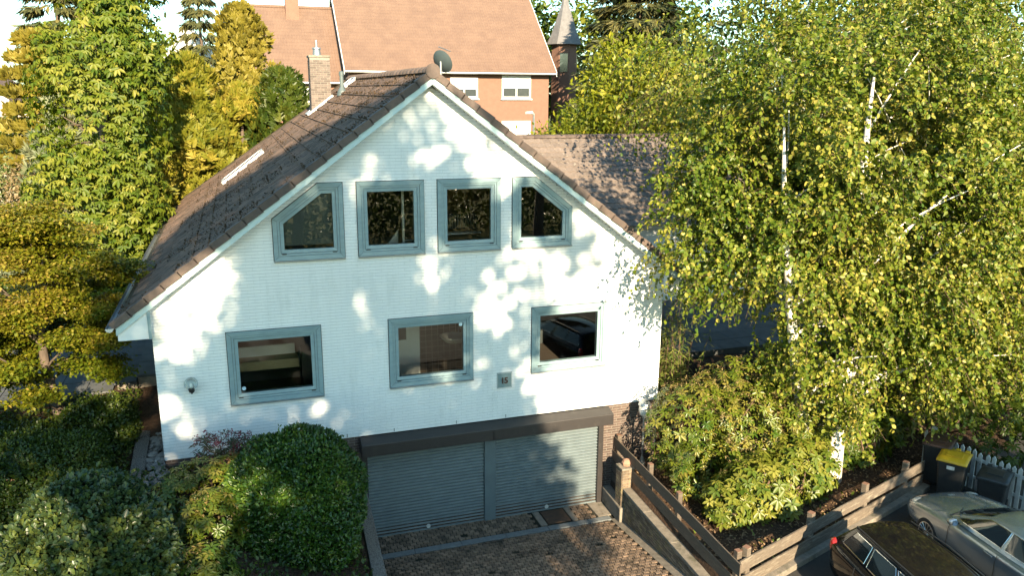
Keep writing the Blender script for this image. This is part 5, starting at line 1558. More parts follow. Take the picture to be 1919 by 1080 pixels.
conifer('spruce_tree', 'slender spruce left of the golden columnar conifer', (-1.65, 41.0, 5.4), 14.0, 1.5, LF['spruce'], 1100, 8, 0.5, 6.0, 1.0, 0.9, 0.10, 0.6, layered=18, up=-.1)
conifer('spruce_tree', 'dark spruce at the top right of the bright shrubs', (27.0, 36.0, 5.4), 15.5, 4.4, LF['spruce'], 3000, 8, 0.7, 7.0, 1.1, 0.75, 0.15, 0.4, layered=15, up=-.1)
conifer('blue_cypress', 'pale bluish cypress between street lamp and chestnut', (-7.0, 22.0, 4.2), 5.6, 1.5, LF['blue'], 1300, 8, 0.4, 8.0, 1.1, 0.6, 0.09, layered=8)

# ---------------- broadleaf masses
def bushy(name, label, ells, n, Ln, Wd, mat, cat='tree', trunk=None, ph=0.0, gap=-0.4, gapf=0.9, shell=0.5, m=5, group=None, up=0.5, spread=0.16, six=False, bottom=-1.0, base=None, tw=True, droopy=-0.3, upl=0.25):
    e0 = ells[0]
    b_ = base or (e0[0], e0[1], e0[2] - e0[5])
    t = thing(name, label, cat, b_, 0, group)
    if trunk:
        limb_tree(t, b_, (e0[0], e0[1], e0[2] + e0[5] * .6), trunk, branch_targets(ells, 18, ph), BK['brown'], seed=int(ph * 10) + 1)
    elif tw:
        k = MB()
        for q in branch_targets(ells, 16, ph, .85):
            k.tube([(b_[0] + random.uniform(-.15, .15), b_[1] + random.uniform(-.15, .15), b_[2] - .05), ((b_[0] + q[0]) / 2, (b_[1] + q[1]) / 2, b_[2] * .4 + q[2] * .6), q], [0.025, 0.016, 0.006], 5, False)
        k.build('stems', BK['twig'], t)
    p, d = ell_points(n, ells, shell, gapf, gap, ph, bottom)
    P = np.repeat(p, m, 0) + RNG.normal(size=(n * m, 3)) * spread
    D = np.repeat(d, m, 0)
    T = unit(rdir(n * m) + D * 0.55 + np.array([0, 0, droopy]))
    Nn = unit(D * 0.6 + np.array([0, 0, up]) + rdir(n * m) * 0.6)
    s = 0.65 + 0.7 * RNG.random(n * m)
    var = np.clip(np.repeat(0.45 + 0.3 * nz3(p, 1.2, ph + 1), m) + 0.25 * RNG.normal(size=n * m) , 0, 1)
    leafmesh('foliage' if cat != 'tree' else 'crown', P, T, Nn, Ln * s, Wd * s, mat, t, 0.15, var, six=six)
    return t
bushy('bright_tree', 'bright yellow green broadleaf tree right behind the annex roof', [(20.2, 23, 9.6, 2.9, 2.5, 3.4), (17.6, 22.5, 7.8, 2.0, 1.8, 1.9), (23.0, 23.5, 8.4, 2.6, 2.2, 2.8)], 2600, 0.30, 0.14, LF['bright'], 'tree', 0.2, 1.0, -0.45, base=(20.2, 23, 4.2), m=6, spread=.25)
bushy('bright_shrub', 'lower yellow green shrub along the annex ridge', [(15.3, 21, 7.0, 1.8, 1.4, 1.6), (13.0, 21.5, 6.6, 1.4, 1.2, 1.3)], 800, 0.22, 0.11, LF['bright'], 'shrub', None, 2.0, m=6, base=(15.3, 21, 4.0), spread=.2)
bushy('broadleaf_tree', 'dark green tree behind the weeping birch', [(30, 26, 12.5, 6, 4, 7.0), (39, 24, 12, 7, 4, 7.5), (47, 22, 12, 7, 4, 8)], 3600, 0.42, 0.22, LF['dark'], 'tree', 0.3, 3.0, m=5, base=(31, 26, 4.5), spread=.35)
bushy('broadleaf_tree', 'green tree filling the right edge behind the birch', [(27, 12, 8.6, 5, 3.5, 6.5), (33, 14, 9.0, 5, 3.5, 7.0)], 3000, 0.34, 0.18, LF['chestnut'], 'tree', 0.25, 4.0, m=5, base=(27, 12, 3.0), spread=.3)
# japanese maple: flat layered pads of fine leaves
t = thing('japanese_maple', 'japanese maple with tiered yellow green leaves beside the left gutter', 'tree', (-4.15, 2.75, 2.4))
pads = []
rs = random.Random(5)
for hz, rmax in ((4.35, 1.2), (4.9, 1.6), (5.45, 1.7), (6.0, 1.6), (6.55, 1.35), (7.05, 1.0), (7.45, .55)):
    for i in range(int(5 + rmax * 8)):
        a = rs.uniform(0, 2 * math.pi); rr = rmax * rs.uniform(.35, 1.08)
        pads.append((-4.3 + rr * math.cos(a) * 1.2, 2.5 + rr * math.sin(a) * 1.1, hz - .20 * rr + rs.uniform(-.27, .27), rs.uniform(.36, .62), rs.uniform(.36, .62), rs.uniform(.11, .20)))
pads = [q for q in pads if not (q[0] > -3.0 and q[2] < 5.6 and q[0] + q[3] * .6 > -2.55)]
limb_tree(t, (-4.15, 2.75, 2.35), (-4.1, 2.6, 6.6), 0.15, [(q[0], q[1], q[2]) for q in pads[::3]], BK['brown'], wob=.6, rl=0.22, seed=9)
p, d = ell_points(10500, pads, 0.95, 1.4, -0.9, .5)
n, m = len(p), 12
P = np.repeat(p, m, 0) + RNG.normal(size=(n * m, 3)) * np.array([.09, .09, .03])
T = unit(rdir(n * m) * np.array([1, 1, .35]) + np.array([0, 0, -.35])); Nn = unit(np.array([0, 0, 1.0]) + rdir(n * m) * .45)
s = .65 + .7 * RNG.random(n * m)
var = np.clip(np.repeat(0.36 + 0.30 * (p[:, 2] - 5.6) / 1.8 * 0.6 + 0.25 * nz3(p, 1.5, 2.0), m) + .22 * RNG.normal(size=n * m), 0, 1)
leafmesh('crown', P, T, Nn, 0.078 * s, 0.054 * s, LF['maple'], t, .12, var)

# ---------------- clipped and loose shrubs
def shrub_shell(name, label, c, r, n, Ln, Wd, mat, power=2.6, ph=0.0, depth=0.22, lump=0.05, six=True, group=None, up=0.55, cat='shrub', core=True, tipup=0.25, zmin=-0.75):
    """clipped shrub: leaves through the outer layer of a super-ellipsoid over a twig frame"""
    t = thing(name, label, cat, (c[0], c[1], c[2] - r[2]), 0, group)
    d = rdir(int(n * 1.5)); d = d[d[:, 2] > zmin]
    k = (np.abs(d) ** power).sum(1) ** (-1 / power)
    q = d * k[:, None]
    lum = 1 + lump * nz3(q * np.array(r), 2.2, ph) + lump * 0.7 * nz3(q * np.array(r), 5.0, ph + 2)
    dep = depth * RNG.random(len(q)) ** 2.2
    p = np.array(c) + q * np.array(r) * (lum - dep / np.mean(r))[:, None]
    od = unit(d / np.array(r))
    m_ = len(p)
    T = unit(rdir(m_) * 0.9 + od * 0.6 + np.array([0, 0, tipup])); Nn = unit(od * 0.8 + np.array([0, 0, up]) + rdir(m_) * 0.55)
    s = .6 + .75 * RNG.random(m_)
    var = np.clip(.45 + .28 * nz3(p, 2.0, ph + 5) + .26 * RNG.normal(size=m_), 0, 1)
    leafmesh('foliage', p, T, Nn, Ln * s, Wd * s, mat, t, .16, var, six=six)
    if core:                                   # inner leaf mass, larger and sparser, well inside the outer layer
        d = rdir(int(n * .25)); d = d[d[:, 2] > zmin]; k = (np.abs(d) ** power).sum(1) ** (-1 / power)
        p = np.array(c) + d * k[:, None] * np.array(r) * (0.62 + .2 * RNG.random(len(d)))[:, None]
        leafmesh('inner_foliage', p, rdir(len(p)), unit(d + rdir(len(p)) * .5), Ln * 2.6, Wd * 2.8, mat, t, .1)
    ns = int(34 * (r[0] + r[1]))               # stray shoots standing out of the clipped surface
    d = rdir(ns * 2); d = d[d[:, 2] > .05][:ns]; k = (np.abs(d) ** power).sum(1) ** (-1 / power)
    b0 = np.array(c) + d * k[:, None] * np.array(r) * .97
    g_ = unit(d * .6 + np.array([0, 0, .8]) + rdir(len(d)) * .3); hl = .06 + .16 * RNG.random(len(d)) ** 2
    PP = np.concatenate([b0 + g_ * (hl * f)[:, None] for f in (.2, .45, .7, .9, 1.0)]); GG = np.concatenate([g_] * 5)
    leafmesh('stray_shoots', PP, unit(GG * .6 + rdir(len(PP)) * .8), rdir(len(PP)), Ln * .95, Wd * .9, mat, t, .16, np.clip(.75 + .2 * RNG.normal(size=len(PP)), 0, 1), six=six)['kind'] = 'stuff'
    st_ = MB(); rs = random.Random(int(ph * 31) + 3)
    for i in range(14):
        a = rs.uniform(0, 6.28); q_ = (c[0] + r[0] * .75 * math.cos(a), c[1] + r[1] * .75 * math.sin(a), c[2] + r[2] * rs.uniform(-.1, .7))
        st_.tube([(c[0] + .1 * math.cos(a), c[1] + .1 * math.sin(a), c[2] - r[2]), (c[0] + r[0] * .4 * math.cos(a), c[1] + r[1] * .4 * math.sin(a), c[2]), q_], [.02, .014, .006], 5, False)
    st_.build('stems', BK['twig'], t)
    return t
shrub_shell('clipped_hedge_bush', 'tall glossy green clipped bush left of the driveway wall', (0.66, -2.35, 2.32), (1.24, 1.05, 1.44), 30000, 0.070, 0.036, LF['box'], 2.9, .4, .22, .085)
shrub_shell('round_shrub', 'round shrub with broad grey green leaves in the lower left corner', (-2.60, -4.0, 2.80), (1.18, 1.15, 1.36), 20000, 0.100, 0.062, LF['ivy'], 2.3, 1.4, .26, .09)
shrub_shell('dark_hedge', 'dark clipped hedge mound left of the round shrub', (-4.9, -0.55, 2.75), (2.1, 1.1, 0.85), 22000, 0.060, 0.034, LF['dark'], 2.8, 2.4, .16, .06)
shrub_shell('dark_hedge', 'dark hedge behind the maple trunk along the path', (-5.2, 1.35, 2.62), (1.9, 0.8, 0.55), 13000, 0.062, 0.036, LF['dark'], 2.6, 3.4, .16, .09)
shrub_shell('dark_hedge', 'leafy dark mound between maple trunk and house corner', (-3.35, 1.9, 2.65), (0.85, 1.2, 0.62), 8000, 0.075, 0.045, LF['dark'], 2.3, 4.4, .18, .10)
shrub_shell('path_shrub', 'low green shrub beyond the slab path under the eave', (-3.6, 9.4, 3.35), (1.3, 1.0, 0.75), 5200, 0.12, 0.08, LF['chestnut'], 2.2, 5.4, .2, .1)
shrub_shell('path_shrub', 'green shrub beyond the slab path at the left edge', (-7.0, 9.2, 3.5), (2.0, 1.2, 1.1), 7000, 0.12, 0.08, LF['cover'], 2.2, 6.4, .2, .1)

def rhodo(name, label, ells, nwh, Ln, Wd, mat, base, ph, nl=8, bloom=0, gap=-0.5, group=None, shell=.45):
    t = thing(name, label, 'shrub', base, 0, group)
    k = MB(); rs = random.Random(int(ph * 10))
    for q in branch_targets(ells, 34, ph, .9):
        b_ = (base[0] + rs.uniform(-.5, .5), base[1] + rs.uniform(-.4, .4), base[2] - .05)
        k.tube([b_, ((b_[0] + q[0]) / 2 + rs.uniform(-.2, .2), (b_[1] + q[1]) / 2 + rs.uniform(-.2, .2), b_[2] * .5 + q[2] * .5), q], [.03, .02, .008], 5, False)
    k.build('stems', BK['twig'], t)
    p, d = ell_points(nwh, ells, shell, 1.4, gap, ph)
    palmate(t, 'foliage', p, d, nl, Ln, Wd, mat, 0.35, ph, up=0.55, curl=0.10)
    if bloom:
        p, d = ell_points(bloom, ells, 0.12, 1.1, -0.2, ph + 1)
        P = np.repeat(p, 7, 0) + RNG.normal(size=(bloom * 7, 3)) * .035
        leafmesh('spent_blooms', P, unit(rdir(bloom * 7) + np.array([0, 0, -.7])), rdir(bloom * 7), 0.07, 0.022, LF['spent'], t, .2)['kind'] = 'stuff'
    return t
rhodo('rhododendron', 'sunlit rhododendron hung with faded blooms beside the garden lamp', [(9.75, -1.5, 2.4, 1.15, 1.0, 1.3), (10.9, -1.7, 2.6, 1.4, 1.2, 1.5), (9.55, -2.5, 1.9, .85, .9, .8), (11.9, -2.2, 2.4, 1.0, .9, 1.2)], 2300, 0.135, 0.052, LF['rhodo'], (10.0, -1.7, 1.05), .6, 6, 560)
rhodo('rhododendron', 'low pale leaved rhododendron in front of the birch trunk', [(10.5, -3.3, 1.65, 1.15, .85, .75), (11.7, -2.9, 1.8, .95, .8, .85), (9.6, -3.4, 1.5, .6, .6, .55)], 1300, 0.16, 0.072, LF['rhodo_lit'], (10.7, -3.2, 1.05), 1.6, 6, 60)
rhodo('rhododendron', 'shaded rhododendron right of the birch trunk', [(14.2, -1.9, 1.65, 1.2, .7, .75), (15.4, -1.2, 1.9, 1.3, .8, 1.0)], 900, 0.15, 0.065, LF['rhodo'], (14.4, -1.8, 1.05), 2.6, 6)
rhodo('rhododendron', 'green rhododendron between the round shrub and the clipped bush', [(-0.95, -1.75, 2.55, 1.0, .75, .72), (-0.85, -2.9, 2.35, .62, .75, .85), (-.1, -1.2, 2.6, .55, .5, .5), (-1.0, -4.2, 2.0, .6, .9, .8)], 1500, 0.125, 0.046, LF['rhodo'], (-0.8, -1.9, 1.9), 3.6, 7, 130)
rhodo('dark_shrub', 'dense dark shrubs under the birch behind the bins', [(17.6, -0.6, 2.4, 2.2, 1.0, 1.6), (19.8, -1.6, 2.8, 2.0, 1.6, 2.0), (17.4, -3.4, 2.2, .7, 1.4, 1.3), (15.6, 0.4, 2.4, 1.6, .9, 1.4)], 1700, 0.15, 0.055, LF['dark'], (17.6, -.8, 1.05), 4.6, 8)
# red-tinged shrub against the wall
t = thing('red_leaved_shrub', 'small shrub with dark red blooms against the white wall', 'shrub', (-0.55, -0.85, 2.2))
k = MB()
for i in range(16):
    a = random.uniform(0, 6.28); r_ = random.uniform(.1, .62)
    k.tube([(-0.55, -.85, 2.2), (-.55 + r_ * .6 * math.cos(a), -.85 + r_ * .4 * math.sin(a), 2.8), (-.55 + r_ * math.cos(a), -.85 + r_ * .6 * math.sin(a), random.uniform(3.05, 3.5))], [.014, .01, .004], 4, False)
k.build('stems', BK['twig'], t)
ells = [(-.95, -.85, 3.05, .30, .3, .42), (-.5, -.85, 3.0, .35, .3, .45), (-.2, -.9, 2.95, .35, .3, .42)]
p, d = ell_points(240, ells, .7, 1.5, -.7, .3)
palmate(t, 'foliage', p, d, 6, .10, .032, LF['red'], .1, .3, up=1.0)
p, d = ell_points(90, ells, .2, 1.5, -.4, .9)
P = np.repeat(p, 6, 0) + RNG.normal(size=(540, 3)) * .03
leafmesh('blooms', P, rdir(540), rdir(540), .05, .03, LF['bloom'], t)['kind'] = 'stuff'
# bamboo-like plants at the right corner
t = thing('bamboo_clump', 'narrow leaved bamboo clump against the right corner of the house', 'plant', (10.25, 0.9, 1.6))
k = MB(); P, T = [], []
for i in range(60):
    a = random.uniform(0, 6.28); bx_, by_ = 10.25 + random.uniform(-.45, .6), 0.9 + random.uniform(-.6, .9)
    tip = Vector((bx_ + .5 * math.cos(a), by_ + .5 * math.sin(a), random.uniform(3.2, 5.0)))
    b_ = Vector((bx_, by_, 1.5)); mid = b_.lerp(tip, .6) + Vector((0, 0, .35))
    k.tube([b_, mid, tip], [.008, .006, .003], 4, False)
    for j in range(46):
        s = random.uniform(.2, 1.0); q = b_ * (1 - s) ** 2 + mid * 2 * s * (1 - s) + tip * s * s
        P.append(tuple(q)); T.append((random.uniform(-1, 1), random.uniform(-1, 1), random.uniform(-.7, .35)))
k.build('canes', BK['twig'], t)
P, T = np.array(P), np.array(T)
leafmesh('leaves', P, T, unit(np.array([0, 0, 1.0]) + rdir(len(P)) * .5), .22, .042, LF['bamboo'], t, .1)
# ---------------- uncountable cover
def cover(name, label, cat, rect, n, Ln, Wd, mat, flat_=0.4, lift=0.02, six=False, mask=None, sp=None, zoff=0.0):
    x0, x1, y0, y1 = rect
    x = RNG.uniform(x0, x1, n); y = RNG.uniform(y0, y1, n)
    if mask is not None:
        kp = mask(x, y); x, y = x[kp], y[kp]
    z = np.array([ground_z(a - SK * max(-9, min(0, b)), b) for a, b in zip(x, y)]) + lift * RNG.random(len(x)) + zoff
    P = np.stack([x, y, z], 1); n = len(P)
    T = unit(rdir(n) * np.array([1, 1, flat_]) + np.array([0, 0, flat_])); Nn = unit(np.array([0, 0, 1.0]) + rdir(n) * .6)
    s = .6 + .8 * RNG.random(n)
    o = leafmesh(name, P, T, Nn, Ln * s, Wd * s, mat, None, .12, None, six)
    return tag(o, label, cat, kind='stuff')
cover('ground_cover', 'low leafy ground cover in the bed left of the house', 'ground cover', (-9, -2.55, -3.2, 3.5), 26000, .085, .05, LF['cover'], .6, .22)
cover('ground_cover', 'dark leafy cover under the front shrubs', 'ground cover', (-6, 1.85, -7.5, -0.2), 14000, .085, .05, LF['dark'], .6, .16)
bedm = lambda x, y: (y > F2A.y + (x - F2A.x) * (F2B.y - F2A.y) / (F2B.x - F2A.x) + .08) & (x > 8.65 + .045 * y)
cover('leaf_litter', 'brown dry leaf litter on the planting bed soil', 'leaf litter', (8.3, 17, -5.7, 0.0), 9000, .07, .035, LF['litter'], .25, .03, mask=bedm)
cover('weeds', 'small green weeds on the bed soil', 'weeds', (8.4, 15, -5.6, -3.0), 260, .09, .05, LF['rhodo_lit'], .9, .06, mask=bedm)
cover('lawn_grass', 'sunlit lawn grass at the far left', 'grass', (-22, -5, 20, 62), 16000, .35, .07, LF['grass'], 1.4, .02)
# drive litter
x = RNG.uniform(2.5, 8.0, 700); y = RNG.uniform(-6, -0.1, 700)
P = np.stack([x + SK * y, y, np.array([drive_z(b) for b in y]) + .012], 1)
o = leafmesh('drive_litter', P, unit(rdir(700) * np.array([1, 1, .1])), unit(np.array([0, 0, 1.0]) + rdir(700) * .3), .035, .02, LF['litter'], None)
tag(o, 'tiny dry leaves scattered on the driveway pavers', 'leaf litter', kind='stuff')
# moss cushions and needles caught on the left roof slope
n = 15000
s = RNG.uniform(.1, LV - .05, n); ed = RNG.random(n) < .5; s = np.where(ed, np.minimum(LV - .06, np.floor(s / EXP) * EXP + .03 + EXP * (.97 + .07 * RNG.random(n))), s); y = YF + .1 + (RNG.random(n) ** 1.2) * (11 + 4 * s / LV)  # half the moss lines the course edges, doubling as shade under the steps
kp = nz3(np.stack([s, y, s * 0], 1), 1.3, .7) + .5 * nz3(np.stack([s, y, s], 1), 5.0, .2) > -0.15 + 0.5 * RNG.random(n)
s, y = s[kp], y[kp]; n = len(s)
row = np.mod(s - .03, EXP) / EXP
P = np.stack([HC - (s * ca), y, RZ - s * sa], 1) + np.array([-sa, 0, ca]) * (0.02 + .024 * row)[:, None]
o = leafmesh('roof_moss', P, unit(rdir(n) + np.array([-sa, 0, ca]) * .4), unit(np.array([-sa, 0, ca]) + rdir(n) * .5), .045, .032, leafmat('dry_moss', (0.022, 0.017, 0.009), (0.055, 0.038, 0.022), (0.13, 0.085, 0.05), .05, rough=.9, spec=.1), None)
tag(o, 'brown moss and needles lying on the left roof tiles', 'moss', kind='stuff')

# ================================================================== BACKGROUND
orange_tile = pmat('orange_roof_tile', (0.178, 0.112, 0.082), (0.150, 0.094, 0.070), rough=0.85, nscale=1.2, c3=(0.145, 0.09, 0.068), s3=.6, lo3=.5, hi3=.7)
nt = orange_tile.node_tree; b = nt.nodes['Principled BSDF']; geo = N(nt, 'ShaderNodeNewGeometry')
w1 = N(nt, 'ShaderNodeTexWave', Scale=1.7); w1.bands_direction = 'X'; nt.links.new(geo.outputs['Position'], w1.inputs['Vector'])
w2 = N(nt, 'ShaderNodeTexWave', Scale=1.3, wave_profile='SAW'); w2.bands_direction = 'Z'; nt.links.new(geo.outputs['Position'], w2.inputs['Vector'])
ad = N(nt, 'ShaderNodeMath', operation='ADD'); nt.links.new(w1.outputs['Fac'], ad.inputs[0]); nt.links.new(w2.outputs['Fac'], ad.inputs[1])
bp = N(nt, 'ShaderNodeBump', Strength=.7, Distance=.05); nt.links.new(ad.outputs[0], bp.inputs['Height']); nt.links.new(bp.outputs[0], b.inputs['Normal'])
redbrick = pmat('pink_brick_wall', (0.21, 0.115, 0.085), (0.18, 0.10, 0.074), rough=.9, nscale=3, bump=.3, bscale=8)
wglass = pmat('far_window_glass', (0.05, 0.06, 0.065), rough=.08, spec=.8)
def gable_house(name, label, x0, x1, y0, y1, zg, ze, zr, wallm, roofm, axis='x', ov=.5, wins=(), doors=(), t=None):
    """ridge along x or y; front face at y0"""
    if t is None: t = thing(name, label, 'house', ((x0 + x1) / 2, y0, zg))
    xm, ym = (x0 + x1) / 2, (y0 + y1) / 2
    k = MB()
    if axis == 'x':
        k.prism([(x0, y0, zg), (x0, y1, zg), (x0, y1, ze), (x0, ym, zr), (x0, y0, ze)], (x1 - x0, 0, 0))
        k.build('wall', wallm, t)
        sl = (zr - ze) / (ym - y0)
        for s_, (ya, yb) in enumerate(((y0 - ov, ym), (y1 + ov, ym))):
            q = [(x0 - ov * .6, ya, ze - ov * sl + .06), (x1 + ov * .6, ya, ze - ov * sl + .06), (x1 + ov * .6, ym, zr + .06), (x0 - ov * .6, ym, zr + .06)]
            r_ = MB().prism(q, (0, 0, .16)).build('roof_slope', roofm, t)
        for xx in (x0 - ov * .6 - .04, x1 + ov * .6):
            for ya in (y0 - ov, y1 + ov):
                MB().prism([(xx, ya, ze - ov * sl - .1), (xx, ym, zr - .1), (xx, ym, zr + .24), (xx, ya, ze - ov * sl + .24)], (.04, 0, 0)).build('verge_board', M['white_paint'], t)
        MB().tube([(x0 - ov * .6, ym, zr + .2), (x1 + ov * .6, ym, zr + .2)], .13, 8).build('ridge', roofm, t)
        MB().tube([(x0 - ov * .6, y0 - ov - .06, ze - ov * sl + .08), (x1 + ov * .6, y0 - ov - .06, ze - ov * sl + .08)], .08, 8).build('gutter', M['metal_grey'], t)
    else:
        k.prism([(x0, y0, zg), (x1, y0, zg), (x1, y0, ze), (xm, y0, zr), (x0, y0, ze)], (0, y1 - y0, 0)); k.build('wall', wallm, t)
        sl = (zr - ze) / (xm - x0)
        for xa in (x0 - ov, x1 + ov):
            q = [(xa, y0 - ov * .6, ze - ov * sl + .06), (xa, y1 + ov, ze - ov * sl + .06), (xm, y1 + ov, zr + .06), (xm, y0 - ov * .6, zr + .06)]
            MB().prism(q, (0, 0, .16)).build('roof_slope', roofm, t)
            MB().prism([(xa, y0 - ov * .6 - .04, ze - ov * sl - .1), (xm, y0 - ov * .6 - .04, zr - .1), (xm, y0 - ov * .6 - .04, zr + .24), (xa, y0 - ov * .6 - .04, ze - ov * sl + .24)], (0, .04, 0)).build('verge_board', M['white_paint'], t)
    for (xa, xb, za, zb_) in wins:
        w_ = MB(); 
        for (a, b2, c, d) in ((xa, xb, za, za + .12), (xa, xb, zb_ - .12, zb_), (xa, xa + .12, za + .12, zb_ - .12), (xb - .12, xb, za + .12, zb_ - .12), ((xa + xb) / 2 - .05, (xa + xb) / 2 + .05, za + .12, zb_ - .12)):
            w_.box(a, b2, y0 - .07, y0 + .02, c, d)
        o = w_.build('window', M['white_paint'], t)
        MB().box(xa + .1, xb - .1, y0 - .03, y0 - .01, za + .1, zb_ - .1).build('pane', wglass, o)
        MB().box(xa - .08, xb + .08, y0 - .18, y0, za - .1, za - .02).build('sill', M['white_paint'], o)
        MB().box(xa + .1, xb - .1, y0 - .05, y0 - .032, za + (zb_ - za) * .45, zb_ - .1).build('curtain', M['white_paint'], o)
    return t
t = gable_house('orange_roof_house', 'large pink brick house with orange tiled roof behind the white house', 7.6, 22.0, 40.0, 51.0, 4.5, 11.8, 16.9, redbrick, orange_tile, 'x', .6,
                wins=((14.6, 16.6, 9.6, 11.0), (18.4, 20.6, 9.6, 11.2), (10.2, 12.0, 9.5, 11.0), (14.6, 16.6, 6.2, 8.0), (18.4, 20.6, 6.2, 8.0)))
gable_house('', '', 1.9, 7.4, 41.0, 50.0, 4.5, 11.0, 15.6, redbrick, orange_tile, 'x', .5, wins=((3.4, 5.0, 8.6, 10.2),), t=t)
MB().box(4.0, 4.9, 44.6, 45.4, 14, 17.0).build('chimney', redbrick, t)
tt = thing('turret', 'small turret with grey pointed roof beside the orange roofed house', 'turret', (25.2, 45, 5))
MB().lathe([(1.05, 4.5), (1.05, 13.9)], (25.2, 45, 0), 8).build('wall', redbrick, tt)
MB().lathe([(1.5, 13.7), (1.1, 14.5), (.35, 16.6), (.03, 18.2)], (25.2, 45, 0), 8).build('roof', pmat('grey_slate', (0.17, 0.165, 0.17), (0.13, 0.125, 0.13), rough=.8, nscale=4), tt)
for a in range(4):
    th = a * math.pi / 2 - math.pi / 2 - .4
    MB().box(-.3, .3, -.03, .03, 11.6, 13.0, Matrix.Translation((25.2 + 1.0 * math.cos(th), 45 + 1.0 * math.sin(th), 0)) @ Matrix.Rotation(th + math.pi / 2, 4, 'Z')).build('window', wglass, tt)
browntile = pmat('far_brown_tile', (0.20, 0.125, 0.095), (0.16, 0.10, 0.08), rough=.9, nscale=3)
gable_house('brown_roof_house', 'house with brown roof peeking left of the golden conifer', -6.2, 1.2, 46, 54, 5, 9.4, 14.4, M['white_paint'], browntile, 'y', .5, wins=((-4.2, -2.6, 6.5, 8.2), (-1.6, 0.0, 6.5, 8.2)))
gable_house('far_left_house', 'distant pale house at the left picture edge', -18.5, -11.9, 40, 48, 4.8, 8.6, 11.2, pmat('pale_pink_render', (0.45, 0.36, 0.33), rough=.9), browntile, 'y', .5, wins=((-13.6, -12.5, 6.6, 8.2), (-16.5, -15.0, 6.4, 8.2)))
bushy('far_tree', 'far green tree right of the turret', [(31, 52, 12.5, 5.5, 4, 6.5), (37, 50, 12, 5, 4, 6)], 1500, .6, .34, LF['chestnut'], 'tree', .3, 5.0, m=5, base=(32, 52, 5.5), spread=.5)
bushy('far_tree', 'far green tree between orange roofed house and spruce', [(24.5, 56, 12.5, 4.5, 3.5, 6.5)], 1000, .6, .34, LF['dark'], 'tree', .3, 6.0, m=5, base=(24.5, 56, 6), spread=.5)
# street lamps
for (x, y, z0, h, lb) in ((-9.15, 30.5, 5.0, 5.9, 'slim grey street lamp left of the chestnut'), (15.2, 24.5, 4.3, 4.6, 'grey lamp pole beyond the annex ridge')):
    s_ = thing('street_lamp', lb, 'street lamp', (x, y, z0))
    MB().tube([(x, y, z0 - .2), (x, y, z0 + h * .5), (x, y, z0 + h)], [.09, .075, .055], 8).build('pole', M['metal_grey'], s_)
    MB().tube([(x, y, z0 + h), (x - .15, y - .1, z0 + h + .1), (x - .55, y - .3, z0 + h + .1)], [.05, .09, .07], 8).build('lamp_head', M['flash'], s_)
# far left garden: hedge, shrubs, stones
shrub_shell('garden_hedge', 'green hedge at the far left behind the lawn', (-12.3, 36.0, 6.6), (3.0, 1.2, 1.7), 4200, .30, .16, LF['dark'], 3.0, 7.4, .3, .06, core=False)
bushy('pink_shrub', 'pinkish brown shrub at the lawn edge', [(-8.6, 24.0, 5.6, 1.1, 1.0, 1.3)], 420, .18, .09, leafmat('pinkish_leaf', (.16, .12, .05), (.24, .17, .08), (.34, .24, .13), .25), 'shrub', None, 8.0, m=6, base=(-8.6, 24, 4.3))
bushy('flowering_shrub', 'white flowering shrub at the far left edge', [(-10.9, 27.0, 6.0, 1.2, 1.0, 1.4)], 380, .18, .1, leafmat('white_flower_leaf', (.08, .12, .03), (.16, .18, .06), (.6, .56, .5), .25), 'shrub', None, 9.0, m=6, base=(-10.9, 27, 4.5))
shrub_shell('garden_shrub', 'grey green shrub below the lawn at the left edge', (-6.6, 12.3, 4.0), (1.0, 1.0, 1.0), 2600, .13, .08, LF['blue'], 2.2, 9.4, .2, .1)
rk = pmat('pale_rock', (0.34, 0.33, 0.30), (0.24, 0.235, 0.22), rough=.9, nscale=5, bump=.5)
for i, (x, y, z, s, lb) in enumerate(((-9.0, 20.2, 4.15, .9, 'large pale rock below the far left lawn'), (-7.9, 19.4, 4.1, .6, 'smaller pale rock right of the large rock'))):
    bm = bmesh.new(); bmesh.ops.create_icosphere(bm, subdivisions=2, radius=1)
    for v in bm.verts: v.co *= 1 + .16 * math.sin(v.co.x * 5 + i) * math.cos(v.co.y * 4 + v.co.z * 3)
    me = bpy.data.meshes.new('rock'); bm.to_mesh(me); bm.free(); me.materials.append(rk)
    o = inst('garden_rock', me, (x, y, z + s * .2), None, None, (s, s * .8, s * .6)); tag(o, lb, 'rock')

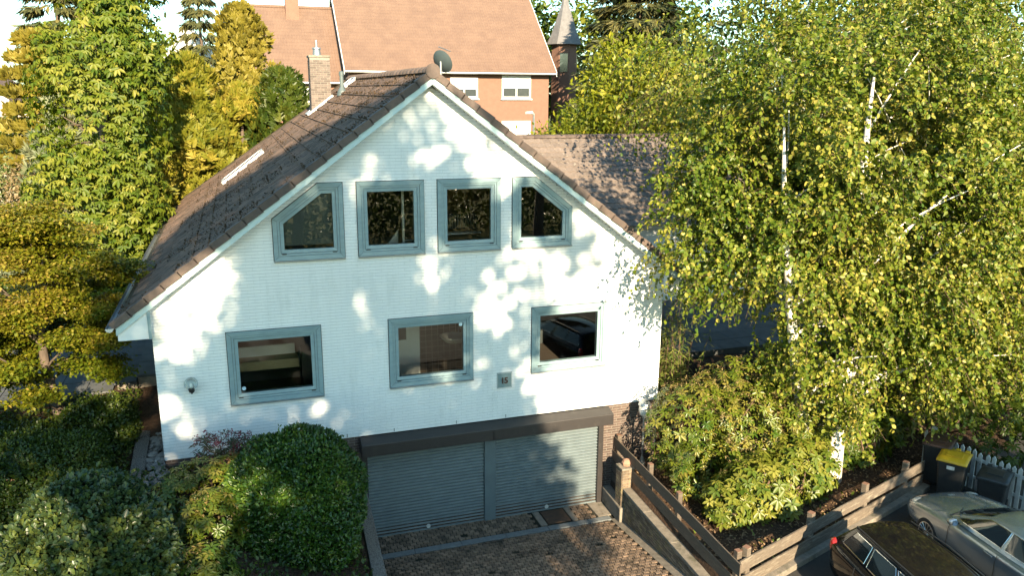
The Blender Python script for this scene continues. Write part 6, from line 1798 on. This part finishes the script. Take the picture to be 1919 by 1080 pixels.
# ================================================================== TREES BEHIND THE CAMERA that shade the facade
HOLES = [(-0.6, 2.2, .4), (-.75, 1.2, .32), (-3.2, .1, .36), (-2.4, -.05, .3), (-1.75, .2, .36), (12.9, 0.1, .6), (-4.5, 4.4, .5), (-3.4, 5.0, .5), (-5.0, 2.6, .35), (-3.6, 1.8, .25), (-2.3, 1.6, .22), (.4, 1.9, .3), (-1.18, 6.02, 0.42), (-1.18, 5.46, 0.47), (-1.38, 4.91, 0.36), (-0.64, 6.53, 0.29), (-0.28, 6.67, 0.23), (-0.58, 5.97, 0.26), (-1.67, 3.8, 0.19), (-1.68, 3.33, 0.16), (0.14, 3.51, 0.21), (2.11, 6.29, 0.19), (2.34, 5.51, 0.25), (2.57, 4.95, 0.16), (2.58, 8.42, 0.23), (3.54, 8.43, 0.19), (5.06, 8.36, 0.27), (5.43, 8.64, 0.21), (3.84, 6.36, 0.15), (4.24, 6.27, 0.12), (5.37, 6.51, 0.17), (6.66, 6.37, 0.29), (6.73, 5.92, 0.23), (7.41, 5.49, 0.35), (7.08, 5.0, 0.21), (5.31, 4.87, 0.12), (5.66, 5.12, 0.12), (8.26, 6.72, 0.35), (7.97, 7.11, 0.27), (8.88, 5.25, 0.35), (9.01, 4.16, 0.42), (9.06, 3.05, 0.42), (8.4, 3.12, 0.38), (7.69, 2.93, 0.33), (6.99, 2.94, 0.27), (6.45, 3.01, 0.21), (6.78, 3.58, 0.19), (4.89, 9.22, 0.17), (3.97, 10.04, 0.17), (5.79, 9.32, 0.21), (6.23, 8.91, 0.23), (6.88, 8.25, 0.25), (7.42, 7.63, 0.25), (4.42, 9.33, 0.12), (7.73, 1.66, 0.35), (7.84, 0.64, 0.27), (6.6, 1.82, 0.19), (7.02, 1.9, 0.17)]
_hr = random.Random(23)
HOLES += [(_hr.uniform(-1.5, 8.0), _hr.uniform(2.7, 9.2), _hr.uniform(-.02, .13)) for _ in range(85)]
def shade_tree(label, cx, cz, rx, rz_, y0, ry, n, ph, gap, m=10, trunkx=None, gapf=.75, holes=True):
    """cx, cz: where the crown's shadow centre falls on the facade plane"""
    k = y0 / SD.y
    c = (cx + SD.x * k, y0, cz + SD.z * k)
    t = thing('street_tree', label, 'tree', (c[0], y0, 1.0), 0, 'trees across the street')
    ells = [(c[0], c[1], c[2], rx, ry, rz_)]
    limb_tree(t, (c[0], y0, .9), (c[0] + .4, y0 + .2, c[2] + rz_ * .7), .36, branch_targets(ells, 30, ph), BK['brown'], seed=int(ph * 7))
    p, d = ell_points(n, ells, .9, gapf, gap, ph)
    if holes:                                  # crowns cut open so sun patches land on chosen facade spots
        kk = -p[:, 1] / -SD.y
        fx, fz = p[:, 0] - SD.x * kk, p[:, 2] - SD.z * kk
        keep = np.ones(len(p), bool)
        for hx, hz, hr in HOLES:
            keep &= np.hypot(fx - hx, (fz - hz) * .8) > hr + .03 + .32 * RNG.random(len(p))
        p = p[keep]; n = len(p)
    P = np.repeat(p, m, 0) + RNG.normal(size=(n * m, 3)) * .21
    s = .7 + .6 * RNG.random(n * m)
    leafmesh('crown', P, unit(rdir(n * m) + np.array([0, 0, -.3])), rdir(n * m), .34 * s, .24 * s, LF['chestnut'], t, .12)
    return t
shade_tree('broad street tree facing the house, tallest of the row', 2.3, 6.0, 5.4, 4.8, -28.0, 3.0, 2400, .9, -.42, 12, gapf=.62)
shade_tree('street tree facing the driveway', 3.4, 0.2, 3.9, 3.2, -25.0, 2.4, 1300, 2.9, -.3, 12)
shade_tree('street tree facing the front garden', -4.6, 0.4, 4.6, 3.6, -26.0, 2.6, 1000, 4.9, -.10, 12, gapf=.7)
shade_tree('street tree facing the parked cars', 16.2, -0.9, 3.6, 1.9, -24.0, 2.2, 620, 6.9, -.2, 12)
shrub_shell('reflection_hedge', 'unseen dark hedge added across the street to darken window reflections', (9, -36.0, 2.6), (26, 1.3, 2.6), 24000, .3, .18, LF['dark'], 4.0, 11.4, .4, .05, core=False)  # added out of view so the panes mirror dark foliage
